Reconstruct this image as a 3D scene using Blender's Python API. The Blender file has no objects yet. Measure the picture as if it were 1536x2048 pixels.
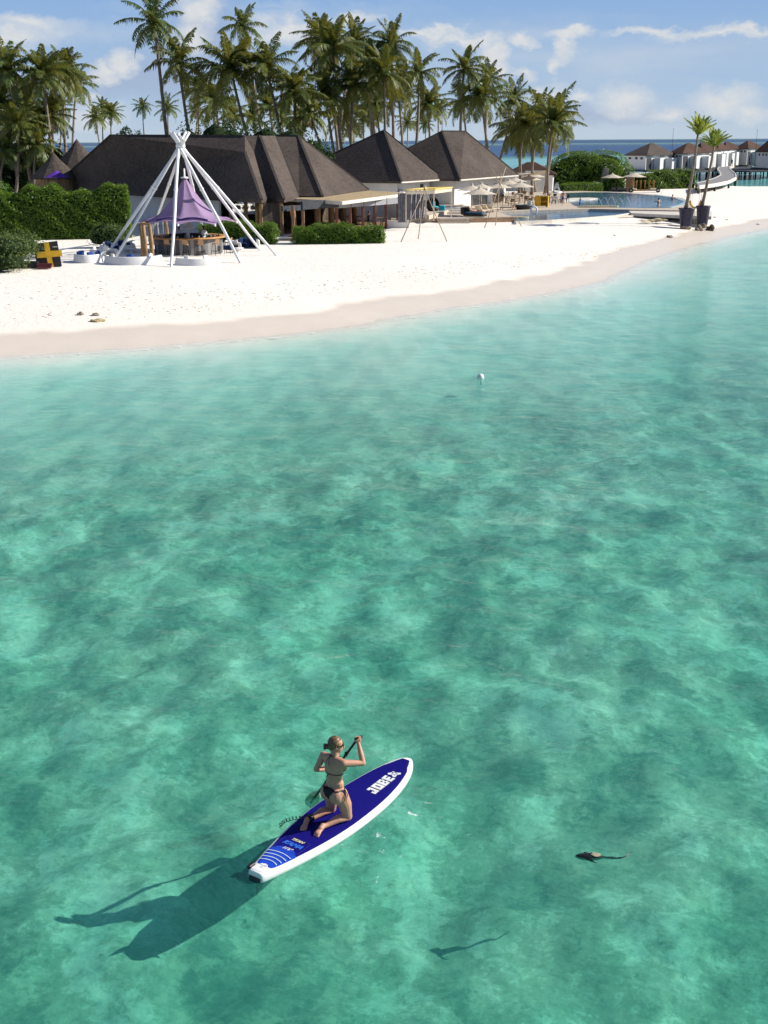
import bpy, bmesh, math, random
import numpy as np
from mathutils import Vector, Matrix
R = math.radians
random.seed(7)
S = bpy.context.scene
col = S.collection

# ------------------------------------------------------------------ camera
FPX, CAMH, PITCH, ROLL = 2430.0, 8.56, R(17.0), R(-0.33)
cam_d = bpy.data.cameras.new('camera')
cam_d.sensor_fit = 'VERTICAL'; cam_d.sensor_height = 36.0
cam_d.lens = 36.0 * FPX / 2048.0
cam_d.clip_start = 0.1; cam_d.clip_end = 90000
cam = bpy.data.objects.new('camera', cam_d); col.objects.link(cam)
CM = Matrix.Rotation(R(90) - PITCH, 4, 'X') @ Matrix.Rotation(ROLL, 4, 'Z')
CM.translation = Vector((0, 0, CAMH))
cam.matrix_world = CM
S.camera = cam
C3 = CM.to_3x3()
def ray(u, v): return C3 @ Vector(((u - 768) / FPX, -(v - 1024) / FPX, -1.0))
def G(u, v, z=0.0):                      # photo pixel -> point at height z
    d = ray(u, v); t = (z - CAMH) / d.z
    return Vector((d.x * t, d.y * t, z))
def P(u, v, Y):                          # photo pixel -> point at distance Y
    d = ray(u, v); t = Y / d.y
    return Vector((d.x * t, Y, CAMH + d.z * t))

# ------------------------------------------------------------------ light
SUN_EL, SUN_AZ = R(32), R(9)            # azimuth from +X towards +Y
sun_dir = Vector((math.cos(SUN_EL) * math.cos(SUN_AZ), math.cos(SUN_EL) * math.sin(SUN_AZ), math.sin(SUN_EL)))
sl = bpy.data.lights.new('sun', 'SUN'); sl.energy = 5.0; sl.angle = R(0.5); sl.color = (1, .95, .87)
so = bpy.data.objects.new('sun', sl); col.objects.link(so)
so.rotation_euler = sun_dir.to_track_quat('Z', 'Y').to_euler(); so.location = (60, 10, 60)
S.view_settings.view_transform = 'Standard'; S.view_settings.look = 'None'
S.view_settings.exposure = 0.43; S.view_settings.gamma = 1
S.render.engine = 'CYCLES'
S.cycles.max_bounces = 8; S.cycles.transparent_max_bounces = 16
S.cycles.diffuse_bounces = 3; S.cycles.glossy_bounces = 3; S.cycles.transmission_bounces = 4; S.cycles.volume_bounces = 0
S.cycles.caustics_reflective = False; S.cycles.caustics_refractive = False
S.cycles.sample_clamp_indirect = 4; S.cycles.use_adaptive_sampling = True; S.cycles.adaptive_threshold = 0.02; S.cycles.adaptive_min_samples = 16

# ------------------------------------------------------------------ node helpers
class NT:
    def __init__(s, tree): s.t = tree; s.n = tree.nodes; s.l = tree.links
    def new(s, typ, **kw):
        n = s.n.new(typ)
        for k, v in kw.items():
            if k == 'inp':
                for kk, vv in v.items(): s.set(n, kk, vv)
            else: setattr(n, k, v)
        return n
    def set(s, n, k, v):
        i = n.inputs[k]
        if isinstance(v, bpy.types.NodeSocket): s.l.new(v, i)
        elif isinstance(v, bpy.types.Node): s.l.new(v.outputs[0], i)
        else: i.default_value = v
    def math(s, op, a, b=0.0, c=0.0, clamp=False):
        n = s.n.new('ShaderNodeMath'); n.operation = op; n.use_clamp = clamp
        s.set(n, 0, a); s.set(n, 1, b); s.set(n, 2, c); return n.outputs[0]
    def ramp(s, fac, stops, interp='LINEAR'):
        n = s.n.new('ShaderNodeValToRGB'); n.color_ramp.interpolation = interp
        e = n.color_ramp.elements
        while len(e) < len(stops): e.new(0.5)
        for q, (p, c) in zip(e, stops):
            q.position = p
            q.color = (c, c, c, 1) if isinstance(c, (int, float)) else (*c, 1)
        s.set(n, 0, fac); return n.outputs[0]
    def mix(s, fac, a, b, mode='MIX'):
        n = s.n.new('ShaderNodeMix'); n.data_type = 'RGBA'; n.blend_type = mode
        s.set(n, 0, fac); s.set(n, 6, a if not isinstance(a, tuple) else (*a, 1)); s.set(n, 7, b if not isinstance(b, tuple) else (*b, 1))
        return n.outputs[2]
    def noise(s, vec, scale, detail=3, rough=.5, dist=0, out='Fac'):
        n = s.n.new('ShaderNodeTexNoise')
        if vec is not None: s.set(n, 'Vector', vec)
        s.set(n, 'Scale', scale); s.set(n, 'Detail', detail); s.set(n, 'Roughness', rough); s.set(n, 'Distortion', dist)
        return n.outputs[out]
    def mapping(s, vec, scale=(1, 1, 1), loc=(0, 0, 0), rot=(0, 0, 0)):
        n = s.n.new('ShaderNodeMapping'); s.set(n, 'Vector', vec)
        n.inputs['Scale'].default_value = scale; n.inputs['Location'].default_value = loc; n.inputs['Rotation'].default_value = rot
        return n.outputs[0]
    def vadd(s, a, b):
        n = s.n.new('ShaderNodeVectorMath'); n.operation = 'ADD'; s.set(n, 0, a); s.set(n, 1, b); return n.outputs[0]
    def vscale(s, a, k):
        n = s.n.new('ShaderNodeVectorMath'); n.operation = 'SCALE'; s.set(n, 0, a); s.set(n, 'Scale', k); return n.outputs[0]

# ------------------------------------------------------------------ sky
W = bpy.data.worlds.new('World'); S.world = W; W.use_nodes = True
w = NT(W.node_tree); w.n.clear()
sky = w.new('ShaderNodeTexSky', sky_type='NISHITA', sun_disc=False, sun_elevation=SUN_EL, sun_rotation=R(90) - SUN_AZ)
sky.air_density = 1.0; sky.dust_density = 0.6; sky.ozone_density = 1.6
tc = w.new('ShaderNodeTexCoord')
sep = w.new('ShaderNodeSeparateXYZ', inp={0: tc.outputs['Generated']})
az = w.math('ARCTAN2', sep.outputs[0], sep.outputs[1])
el = w.math('ARCSINE', sep.outputs[2])
comb = w.new('ShaderNodeCombineXYZ', inp={0: az, 1: el, 2: 0.0})
n1 = w.noise(w.mapping(comb.outputs[0], (1, 1.6, 1)), 34, 5, .62, 0, 'Color')
warp = w.vscale(w.vadd(n1, (-.5, -.5, -.5)), .035)
wv = w.new('ShaderNodeSeparateXYZ', inp={0: w.vadd(comb.outputs[0], warp)})
waz, wel = wv.outputs[0], wv.outputs[1]
def azel(u, v):
    d = ray(u, v).normalized(); return math.atan2(d.x, d.y), math.asin(d.z)
def blob(u, v, ru, rv, soft=.6, wz=waz, we=wel):       # an elliptic cloud bank, in degrees of sky
    a, e = azel(u, v)
    dx = w.math('DIVIDE', w.math('SUBTRACT', wz, a), ru / FPX)
    dy = w.math('DIVIDE', w.math('SUBTRACT', we, e), rv / FPX)
    d2 = w.math('SQRT', w.math('ADD', w.math('MULTIPLY', dx, dx), w.math('MULTIPLY', dy, dy)))
    return w.math('SUBTRACT', 1.0, w.math('DIVIDE', w.math('SUBTRACT', d2, 1 - soft), 2 * soft), clamp=True)
def union(lst):
    o = lst[0]
    for b in lst[1:]: o = w.math('MAXIMUM', o, b)
    return o
puffs = union([blob(243, 128, 26, 24, .45), blob(210, 150, 26, 16, .6), blob(395, 18, 34, 34, .5), blob(385, 70, 26, 22, .6), blob(575, 62, 62, 20, .6),
               blob(984, 100, 32, 26, .4), blob(990, 140, 28, 24, .45), blob(1046, 88, 20, 12, .6), blob(1140, 66, 36, 11, .45), blob(1128, 95, 14, 26, .7), blob(1115, 130, 12, 12, .7),
               blob(1245, 196, 36, 24, .7), blob(1455, 200, 44, 22, .7), blob(1100, 180, 26, 14, .8), blob(1165, 190, 18, 12, .8), blob(1455, 205, 22, 18, .8), blob(1500, 230, 26, 12, .8), blob(1045, 150, 14, 10, .8), blob(180, 200, 18, 10, .8), blob(1335,225,26,10,.9), blob(60,45,60,14,.7), blob(30,75,60,16,.7), blob(1440,70,80,8,.7), blob(1300,66,60,7,.7), blob(860,62,70,7,.7), blob(930,75,60,8,.7), blob(190,235,40,14,.9), blob(700,40,50,8,.8), blob(1500,60,70,8,.8)])
shade = union([blob(250, 165, 90, 30, .6), blob(330, 150, 80, 44, .7), blob(400, 60, 60, 60, .8), blob(1180,230,120,14,.9)])
haze_n = w.noise(w.mapping(comb.outputs[0], (1, 4.5, 1), (3, 1, 0)), 9, 6, .55, .4)
veil = union([blob(110, 62, 170, 14, .8), blob(1000, 70, 330, 22, .95), blob(1390, 78, 190, 14, .9), blob(1250, 120, 260, 30, .95), blob(600, 70, 120, 20, .9), blob(1300, 230, 420, 26, .95), blob(560, 20, 200, 10, .9)])
veil = w.math('MULTIPLY', veil, w.ramp(haze_n, [(.3, 0), (.62, 1)]))
rest = w.ramp(w.noise(w.mapping(comb.outputs[0], (1, 2.2, 1)), 3.2, 7, .6, .3), [(.5, 0), (.72, .8)])
high = w.ramp(el, [(.12, 0), (.22, 1)])
rest = w.math('MULTIPLY', rest, high)
# clear-sky colour: the Nishita sky, deepened a little towards its blue
base = w.mix(1.0, sky.outputs[0], (0.83, 0.99, 1.33), 'MULTIPLY')
hz = w.ramp(el, [(0.0, (7.6, 9.1, 10.7)), (.035, (6.0, 8.1, 10.8)), (.12, (3.5, 6.2, 10.8))])
base = w.mix(w.ramp(el, [(.1, 1), (.35, 0)]), base, hz)
c = w.mix(w.math('MULTIPLY', veil, .55), base, (8.8, 9.8, 10.9))
c = w.mix(w.math('MULTIPLY', shade, .62), c, (5.4, 6.5, 9.0))
pn = w.noise(comb.outputs[0], 90, 4, .6)
c = w.mix(w.math('MULTIPLY', puffs, .95), c, w.mix(pn, (8.4, 9.2, 10.1), (12.4, 12.3, 12.1)))
c = w.mix(rest, c, (9, 9.4, 10))
bg = w.new('ShaderNodeBackground', inp={0: c, 1: .05})
w.l.new(bg.outputs[0], w.new('ShaderNodeOutputWorld').inputs[0])

# ------------------------------------------------------------------ mesh / object helpers
def tag(o, label=None, cat=None, group=None, kind=None):
    if label: o['label'] = label
    if cat: o['category'] = cat
    if group: o['group'] = group
    if kind: o['kind'] = kind
    return o
def empty(name, loc=(0, 0, 0), rz=0.0, label=None, cat=None, group=None):
    o = bpy.data.objects.new(name, None); col.objects.link(o)
    o.location = loc; o.rotation_euler = (0, 0, rz); o.empty_display_size = .3
    return tag(o, label, cat, group)
def link_mesh(name, me, mat, parent=None):
    if mat is not None and not me.materials: me.materials.append(mat)
    o = bpy.data.objects.new(name, me); col.objects.link(o); o.parent = parent
    return o
class MB:
    def __init__(s): s.v = []; s.f = []; s.m = []; s.sm = []
    def add(s, vs, fs, mi=0, smooth=False):
        b = len(s.v); s.v += [tuple(p) for p in vs]
        for f in fs: s.f.append([b + i for i in f]); s.m.append(mi); s.sm.append(smooth)
        return s
    def box(s, c, d, rz=0, mi=0, M=None):                 # centre, full size
        T = M if M is not None else Matrix.Translation(Vector(c)) @ Matrix.Rotation(rz, 4, 'Z')
        h = [x / 2 for x in d]
        vs = [T @ Vector((x * h[0], y * h[1], z * h[2])) for z in (-1, 1) for y in (-1, 1) for x in (-1, 1)]
        return s.add(vs, [(0, 2, 3, 1), (4, 5, 7, 6), (0, 1, 5, 4), (2, 6, 7, 3), (0, 4, 6, 2), (1, 3, 7, 5)], mi)
    def cham(s, c, d, b=.03, rz=0, mi=0):                 # box with chamfered vertical edges and top
        hx, hy, hz = [x / 2 for x in d]; rot = Matrix.Rotation(rz, 3, 'Z'); c = Vector(c)
        def ring(ix, z):
            x, y = hx - ix, hy - ix
            return [(-x + b, -y), (x - b, -y), (x, -y + b), (x, y - b), (x - b, y), (-x + b, y), (-x, y - b), (-x, -y + b)], z
        vs = []
        for ix, z in ((0, -hz), (0, hz - b), (b * .7, hz)):
            pts, zz = ring(ix, z); vs += [c + rot @ Vector((p[0], p[1], zz)) for p in pts]
        fs = [tuple(range(7, -1, -1)), tuple(range(16, 24))]
        for k in (0, 8):
            for i in range(8): j = (i + 1) % 8; fs.append((k + i, k + j, k + 8 + j, k + 8 + i))
        return s.add(vs, fs, mi)
    def tube(s, pts, rad, n=8, mi=0, caps=True, smooth=True):
        pts = [Vector(p) for p in pts]
        if not hasattr(rad, '__len__'): rad = [rad] * len(pts)
        vs = []; prev = None
        for i, p in enumerate(pts):
            t = (pts[min(i + 1, len(pts) - 1)] - pts[max(i - 1, 0)]).normalized()
            if prev is None:
                a = Vector((1, 0, 0)) if abs(t.x) < .8 else Vector((0, 1, 0))
                a = (a - t * a.dot(t)).normalized()
            else: a = (prev - t * prev.dot(t)).normalized()
            prev = a; b = t.cross(a)
            for k in range(n):
                q = 2 * math.pi * k / n; vs.append(p + (a * math.cos(q) + b * math.sin(q)) * rad[i])
        fs = []
        for i in range(len(pts) - 1):
            for k in range(n):
                j = (k + 1) % n; fs.append((i * n + k, i * n + j, (i + 1) * n + j, (i + 1) * n + k))
        s.add(vs, fs, mi, smooth)
        if caps:
            b = len(s.v) - len(vs)
            s.f.append([b + k for k in range(n - 1, -1, -1)]); s.m.append(mi); s.sm.append(False)
            b2 = b + (len(pts) - 1) * n; s.f.append([b2 + k for k in range(n)]); s.m.append(mi); s.sm.append(False)
        return s
    def lathe(s, prof, n=24, c=(0, 0, 0), mi=0, smooth=True, a0=0, a1=2 * math.pi):
        c = Vector(c); full = abs(a1 - a0 - 2 * math.pi) < 1e-6; m = n if full else n + 1
        vs = []
        for r_, z in prof:
            for k in range(m):
                a = a0 + (a1 - a0) * k / n; vs.append(c + Vector((r_ * math.cos(a), r_ * math.sin(a), z)))
        fs = []
        for i in range(len(prof) - 1):
            for k in range(n):
                j = (k + 1) % m; fs.append((i * m + k, i * m + j, (i + 1) * m + j, (i + 1) * m + k))
        return s.add(vs, fs, mi, smooth)
    def prism(s, poly, z0, z1, mi=0, mtop=None):          # poly: 2-D points counter-clockwise
        n = len(poly); vs = [(p[0], p[1], z0) for p in poly] + [(p[0], p[1], z1) for p in poly]
        s.add(vs, [tuple(range(n - 1, -1, -1))] + [(i, (i + 1) % n, n + (i + 1) % n, n + i) for i in range(n)], mi)
        b = len(s.v) - 2 * n; s.f.append([b + n + i for i in range(n)]); s.m.append(mi if mtop is None else mtop); s.sm.append(False)
        return s
    def poly(s, pts, mi=0): return s.add(pts, [tuple(range(len(pts)))], mi)
    def slab(s, pts, th, mi=0):                           # thickened polygon (offset down by th)
        pts = [Vector(p) for p in pts]; n = len(pts); lo = [p - Vector((0, 0, th)) for p in pts]
        return s.add(pts + lo, [tuple(range(n)), tuple(range(2 * n - 1, n - 1, -1))] + [(i, n + i, n + (i + 1) % n, (i + 1) % n) for i in range(n)], mi)
    def mesh(s, name):
        me = bpy.data.meshes.new(name); me.from_pydata(s.v, [], s.f)
        me.polygons.foreach_set('material_index', s.m); me.polygons.foreach_set('use_smooth', s.sm); me.update()
        return me
    def build(s, name, mats, parent=None, fix=False):
        me = s.mesh(name)
        for m in (mats if isinstance(mats, (list, tuple)) else [mats]): me.materials.append(m)
        if fix:
            bm = bmesh.new(); bm.from_mesh(me); bmesh.ops.recalc_face_normals(bm, faces=bm.faces); bm.to_mesh(me); bm.free()
        o = bpy.data.objects.new(name, me); col.objects.link(o); o.parent = parent
        return o
def copy_tree(o, parent=None):
    c_ = o.copy(); col.objects.link(c_); c_.parent = parent
    for ch in list(o.children): copy_tree(ch, c_)
    return c_
def place(o, loc, rz=None, sc=None, label=None, group=None):
    o.location = loc
    if rz is not None: o.rotation_euler = (0, 0, rz)
    if sc is not None: o.scale = (sc, sc, sc) if not hasattr(sc, '__len__') else sc
    if label: o['label'] = label
    if group: o['group'] = group
    return o

# ------------------------------------------------------------------ materials
MATS = {}
def mat(name, colr, rough=.6, spec=.4, var=.12, vscale=6, bump=0, bscale=30, metal=0, transl=None, c2=None, mscale=(1, 1, 1)):
    m = bpy.data.materials.new(name); m.use_nodes = True; t = NT(m.node_tree); t.n.clear()
    tc_ = t.new('ShaderNodeTexCoord').outputs['Object']
    if mscale != (1, 1, 1): tc_ = t.mapping(tc_, mscale)
    c2 = c2 or tuple(x * (1 - var * 2) for x in colr); c1 = tuple(min(1, x * (1 + var)) for x in colr)
    nz = t.noise(tc_, vscale, 5, .6)
    cc = t.mix(t.ramp(nz, [(.32, 0), (.68, 1)]), c2, c1)
    b = t.new('ShaderNodeBsdfPrincipled', inp={'Base Color': cc, 'Roughness': rough, 'Specular IOR Level': spec, 'Metallic': metal})
    if bump:
        bp = t.new('ShaderNodeBump', inp={'Height': t.noise(tc_, bscale, 4, .6), 'Strength': 1.0, 'Distance': bump}); t.set(b, 'Normal', bp)
    out = t.new('ShaderNodeOutputMaterial')
    if transl:
        tr = t.new('ShaderNodeBsdfTranslucent', inp={0: (*transl, 1)})
        ms = t.new('ShaderNodeMixShader', inp={0: .4, 1: b.outputs[0], 2: tr.outputs[0]}); t.l.new(ms.outputs[0], out.inputs[0])
    else: t.l.new(b.outputs[0], out.inputs[0])
    MATS[name] = m
    return m
# ------------------------------------------------------------------ terrain and sea
shore_px = [(-260, 735), (0, 712), (150, 702), (300, 692), (430, 680), (560, 668), (660, 656), (720, 648), (760, 636), (830, 626), (900, 613), (960, 606), (1020, 597),
            (1080, 587), (1140, 575), (1200, 560), (1240, 541), (1290, 519), (1350, 499), (1420, 480), (1480, 466), (1536, 455), (1700, 430)]
shore = [G(u, v) for u, v in shore_px]
isl = [(p.x, p.y) for p in shore]
isl += [(120, 200), (90, 217), (G(1536, 381).x, G(1536, 381).y)] + [(G(u, v).x, G(u, v).y) for u, v in ((1450, 379), (1400, 378), (1330, 366), (1240, 362), (1150, 356))]
isl += [(60, 330), (20, 310), (-20, 300), (-70, 280), (-140, 260), (-200, 180), (-200, 80), (-90, 50)]
ISL = np.array(isl)
def sdist(X, Y):                           # signed distance to the island outline, + inland
    X = np.asarray(X, float); Y = np.asarray(Y, float)
    best = np.full(X.shape, 1e9); inside = np.zeros(X.shape, bool); n = len(ISL)
    for i in range(n):
        ax, ay = ISL[i]; bx, by = ISL[(i + 1) % n]; dx, dy = bx - ax, by - ay
        t = np.clip(((X - ax) * dx + (Y - ay) * dy) / (dx * dx + dy * dy), 0, 1)
        best = np.minimum(best, np.hypot(X - ax - t * dx, Y - ay - t * dy))
        c_ = ((ay > Y) != (by > Y)) & (X < (bx - ax) * (Y - ay) / (by - ay + 1e-12) + ax)
        inside ^= c_
    return np.where(inside, best, -best)
ZP = 1.25
def gz_arr(X, Y):
    d = sdist(X, Y)
    up = ZP * (1 - np.exp(-np.maximum(d, 0) / 6.0))
    dn = -1.15 * (1 - np.exp(np.minimum(d, 0) / 18.0)) - .012 * np.maximum(-d - 40, 0)
    wob = .05 * np.sin(X * .31 + 1.3 * np.sin(Y * .17)) + .04 * np.sin(Y * .43 + X * .21)
    wob3 = .12 * np.sin(X * 3.1 + 1.5 * np.sin(Y * 1.9)) * np.sin(Y * 2.7 + 1.2 * np.sin(X * 2.3)) + .022 * np.sin(X * 8.3 + Y * 3) * np.sin(Y * 7.9)
    wob2 = .16 * np.sin(X * .83 + 2 * np.sin(Y * .6)) * np.sin(Y * .71 + 1.1)
    k = np.clip(-d / 6, 0, 1); k2 = np.clip(d / 4, 0, 1)
    return np.where(d > 0, up + wob * k2 * .6, dn + wob * k + wob2 * k + wob3 * k)
def gz(x, y): return float(gz_arr(np.array([x]), np.array([y]))[0])
def GG(u, v):                              # photo pixel -> point on the sand
    z = 1.2
    for _ in range(6):
        p = G(u, v, z); z = .5 * z + .5 * gz(p.x, p.y)
    return G(u, v, z)
def span(a, b, step): return list(np.arange(a, b, step))
def grow(a, k, n, lim):
    o = []; s = k
    while a < lim: a += s; o.append(a); s *= n
    return o
def grid(name, xs, ys, zf, m, kind='structure'):
    X, Y = np.meshgrid(np.array(xs), np.array(ys)); Z = zf(X, Y); nx, ny = len(xs), len(ys)
    vs = np.stack([X, Y, Z], -1).reshape(-1, 3)
    ii = np.arange((ny - 1) * (nx - 1)); r_, c_ = ii // (nx - 1), ii % (nx - 1); a = r_ * nx + c_
    me = bpy.data.meshes.new(name); me.from_pydata(vs.tolist(), [], np.stack([a, a + 1, a + nx + 1, a + nx], -1).tolist())
    me.polygons.foreach_set('use_smooth', [True] * len(me.polygons)); me.materials.append(m)
    o = bpy.data.objects.new(name, me); col.objects.link(o); o['kind'] = kind
    return o, X, Y

def attr(t, n_):
    a = t.new('ShaderNodeAttribute'); a.attribute_name = n_; return a.outputs['Fac']
def sand_material():
    m = bpy.data.materials.new('sand'); m.use_nodes = True; t = NT(m.node_tree); t.n.clear()
    pos = t.new('ShaderNodeNewGeometry').outputs['Position']
    d = attr(t, 'inland')                                   # metres inland (+) / offshore (-)
    wob = t.math('MULTIPLY', t.math('SUBTRACT', t.noise(pos, .22, 4, .6), .5), 3.0)
    dry = t.mix(t.noise(pos, 1.3, 6, .65), (.80, .74, .655), (.90, .85, .77))
    speck = t.ramp(t.noise(t.mapping(pos, (1, 1.0, 1)), 5.2, 3, .65), [(.655, 0), (.70, 1)])
    sp2 = t.ramp(t.noise(pos, .35, 3, .6), [(.45, 0), (.65, 1)])
    dry = t.mix(t.math('MULTIPLY', t.math('MULTIPLY', speck, sp2), .6), dry, (.36, .27, .19))
    warm = t.ramp(t.math('DIVIDE', d, 14.0), [(.2, 1), (.75, 0)])
    dry = t.mix(t.math('MULTIPLY', warm, .45), dry, (.80, .70, .585))
    wet = t.mix(t.noise(pos, .8, 4, .6), (.64, .555, .46), (.73, .645, .54))
    band = t.math('ADD', t.math('DIVIDE', t.math('ADD', d, wob), 10.0), .5)
    cc = t.mix(t.ramp(band, [(.74, 0), (.81, 1)]), wet, dry)
    # under water: sand with sea-grass and rubble patches
    sps = t.mapping(pos, (1, .58, 1), (0, 0, 0), (0, 0, R(-12)))
    wv_ = t.vscale(t.vadd(t.noise(t.mapping(pos, (.75, .9, 1), (0, 0, 0), (0, 0, R(20))), 5.0, 5, .75, 0, 'Color'), (-.5, -.5, -.5)), .75)
    pw = t.vadd(t.vadd(sps, t.vscale(t.vadd(t.noise(pos, .7, 3, .6, 0, 'Color'), (-.5, -.5, -.5)), 1.3)), wv_)
    p1 = t.noise(pw, .75, 4, .55)
    p2 = t.noise(pw, 2.4, 6, .66)
    patch = t.math('ADD', t.math('MULTIPLY', p1, .55), t.math('MULTIPLY', p2, .45))
    sea = t.ramp(patch, [(.39, (.24, .33, .28)), (.445, (.38, .45, .36)), (.465, (.48, .53, .42)), (.515, (.55, .59, .47)), (.53, (.69, .71, .58)), (.60, (.92, .92, .79))])
    deepk = t.ramp(t.math('DIVIDE', t.math('MULTIPLY', d, -1.0), 24.0), [(.42, 0), (.90, 1)])
    sea = t.mix(deepk, (.86, .81, .70), sea)
    cc = t.mix(t.ramp(t.math('ADD', t.math('DIVIDE', d, 4.0), .5), [(.2, 0), (.5, 1)]), sea, cc)
    h = t.math('ADD', t.math('MULTIPLY', t.noise(pos, 2.2, 5, .65), 1.0), t.math('MULTIPLY', t.noise(pos, 9, 3, .6), .25))
    bp = t.new('ShaderNodeBump', inp={'Height': h, 'Strength': t.ramp(band, [(.78, .05), (.9, .5)]), 'Distance': .12})
    rg = t.ramp(band, [(.74, .35), (.82, .9)])
    b = t.new('ShaderNodeBsdfPrincipled', inp={'Base Color': cc, 'Roughness': rg, 'Specular IOR Level': .25, 'Normal': bp})
    t.l.new(b.outputs[0], t.new('ShaderNodeOutputMaterial').inputs[0])
    return m
gx = sorted([-x for x in grow(55, 2, 1.2, 420)]) + span(-55, -14, .8) + span(-14, 14, .3) + span(14, 60, .8) + grow(60, 1, 1.08, 500)
gy = span(-2, 8, .8) + span(8, 30, .3) + span(30, 60, .8) + span(60, 140, 1.2) + grow(140, 1.5, 1.06, 700)
ground, GX, GY = grid('sand_ground', gx, gy, gz_arr, sand_material())
a_ = ground.data.attributes.new('inland', 'FLOAT', 'POINT'); a_.data.foreach_set('value', sdist(GX, GY).reshape(-1).astype(np.float32))

def water_material():
    m = bpy.data.materials.new('sea_water'); m.use_nodes = True; t = NT(m.node_tree); t.n.clear()
    pos = t.new('ShaderNodeNewGeometry').outputs['Position']
    off = attr(t, 'offshore'); deep = attr(t, 'deep'); lag = attr(t, 'lagoon')
    # wave heights, real metres
    wp = t.vadd(pos, t.vscale(t.vadd(t.noise(pos, .5, 2, .5, 0, 'Color'), (-.5, -.5, -.5)), 1.4))
    rot = t.mapping(wp, (1, 1, 1), (0, 0, 0), (0, 0, R(24)))
    n_a = t.noise(t.mapping(rot, (.75, 1.1, 1)), .8, 3, .55, .5)
    n_b = t.noise(t.mapping(rot, (.75, 1.2, 1)), 2.4, 4, .62, .6)
    n_c = t.noise(t.mapping(rot, (.7, 1.15, 1)), 8.0, 5, .68, .4)
    n_d = t.noise(rot, 19.0, 3, .6)
    hgt = t.math('ADD', t.math('ADD', t.math('MULTIPLY', n_a, .075), t.math('MULTIPLY', n_b, .030)), t.math('MULTIPLY', n_c, .010))
    hgt = t.math('ADD', hgt, t.math('MULTIPLY', n_d, .0042))
    bp = t.new('ShaderNodeBump', inp={'Height': hgt, 'Strength': 1.0, 'Distance': 1.0})
    # caustic light and dark of the waves, painted into the water's tint
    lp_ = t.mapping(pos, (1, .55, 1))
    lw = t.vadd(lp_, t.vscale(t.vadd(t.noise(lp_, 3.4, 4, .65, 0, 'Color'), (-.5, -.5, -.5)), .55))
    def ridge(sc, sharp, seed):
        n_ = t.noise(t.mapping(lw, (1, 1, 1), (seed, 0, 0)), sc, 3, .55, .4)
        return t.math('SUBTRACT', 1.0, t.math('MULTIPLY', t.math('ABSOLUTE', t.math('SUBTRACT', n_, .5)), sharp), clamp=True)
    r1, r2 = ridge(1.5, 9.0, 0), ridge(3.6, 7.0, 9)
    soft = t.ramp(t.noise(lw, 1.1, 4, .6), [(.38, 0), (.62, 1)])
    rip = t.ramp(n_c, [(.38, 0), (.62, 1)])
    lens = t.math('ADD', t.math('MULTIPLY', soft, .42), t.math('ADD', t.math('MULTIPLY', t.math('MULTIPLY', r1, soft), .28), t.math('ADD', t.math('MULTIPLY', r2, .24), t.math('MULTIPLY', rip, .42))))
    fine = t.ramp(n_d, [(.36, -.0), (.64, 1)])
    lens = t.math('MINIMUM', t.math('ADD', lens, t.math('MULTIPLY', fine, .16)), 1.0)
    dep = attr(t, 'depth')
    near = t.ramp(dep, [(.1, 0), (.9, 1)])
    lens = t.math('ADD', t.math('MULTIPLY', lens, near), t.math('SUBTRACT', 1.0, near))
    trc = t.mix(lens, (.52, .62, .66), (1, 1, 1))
    def att(k): return t.math('EXPONENT', t.math('MULTIPLY', dep, -k))
    wc = t.new('ShaderNodeCombineXYZ', inp={0: att(.72), 1: att(.16), 2: att(.27)}).outputs[0]
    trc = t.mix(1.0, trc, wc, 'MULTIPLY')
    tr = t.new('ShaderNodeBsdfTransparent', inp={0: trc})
    scat_c = t.mix(deep, t.mix(lag, t.mix(t.ramp(t.math('DIVIDE', off, 24.0), [(.15, 0), (.85, 1)]), (.20, .64, .58), (.045, .34, .27)), (.10, .36, .36)), (.012, .055, .17))
    scat_c = t.mix(t.math('MULTIPLY', t.math('MULTIPLY', t.noise(pos, .02, 4, .6), deep), .5), scat_c, (.02, .08, .17))
    df = t.new('ShaderNodeBsdfDiffuse', inp={0: scat_c, 'Normal': bp})
    k0 = t.ramp(t.math('DIVIDE', off, 24.0), [(0, 0), (.22, .38), (.5, .36), (1, .17)])
    kk = t.math('MAXIMUM', k0, t.math('MAXIMUM', deep, t.math('MULTIPLY', lag, .85)))
    body = t.new('ShaderNodeMixShader', inp={0: kk, 1: tr.outputs[0], 2: df.outputs[0]})
    gl = t.new('ShaderNodeBsdfGlossy', inp={0: (1, 1, 1, 1), 'Roughness': .04, 'Normal': bp})
    dt = t.new('ShaderNodeVectorMath', operation='DOT_PRODUCT', inp={0: bp.outputs[0], 1: t.new('ShaderNodeNewGeometry').outputs['Incoming']})
    cs = t.math('ABSOLUTE', dt.outputs['Value'])
    fr = t.math('ADD', .02, t.math('MULTIPLY', .98, t.math('POWER', t.math('SUBTRACT', 1.0, cs, clamp=True), 5.0)))
    fac = t.math('MULTIPLY', fr, t.math('SUBTRACT', .46, t.math('MULTIPLY', deep, .26)))
    sh = t.new('ShaderNodeMixShader', inp={0: fac, 1: body.outputs[0], 2: gl.outputs[0]})
    # thin foam: the lapping edge, and the flecks the board leaves
    edge = t.math('SUBTRACT', 1.0, t.math('ABSOLUTE', t.math('DIVIDE', t.math('SUBTRACT', off, t.math('MULTIPLY', t.noise(pos, .35, 4, .7), 1.6)), .38)), clamp=True)
    fo = t.ramp(t.noise(t.mapping(pos, (1, 1.6, 1)), 2.2, 5, .75), [(.50, 0), (.60, 1)])
    wk = attr(t, 'wake')
    fl = t.ramp(t.noise(pos, 5.5, 5, .8, 1.2), [(.63, 0), (.68, .8)])
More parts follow.
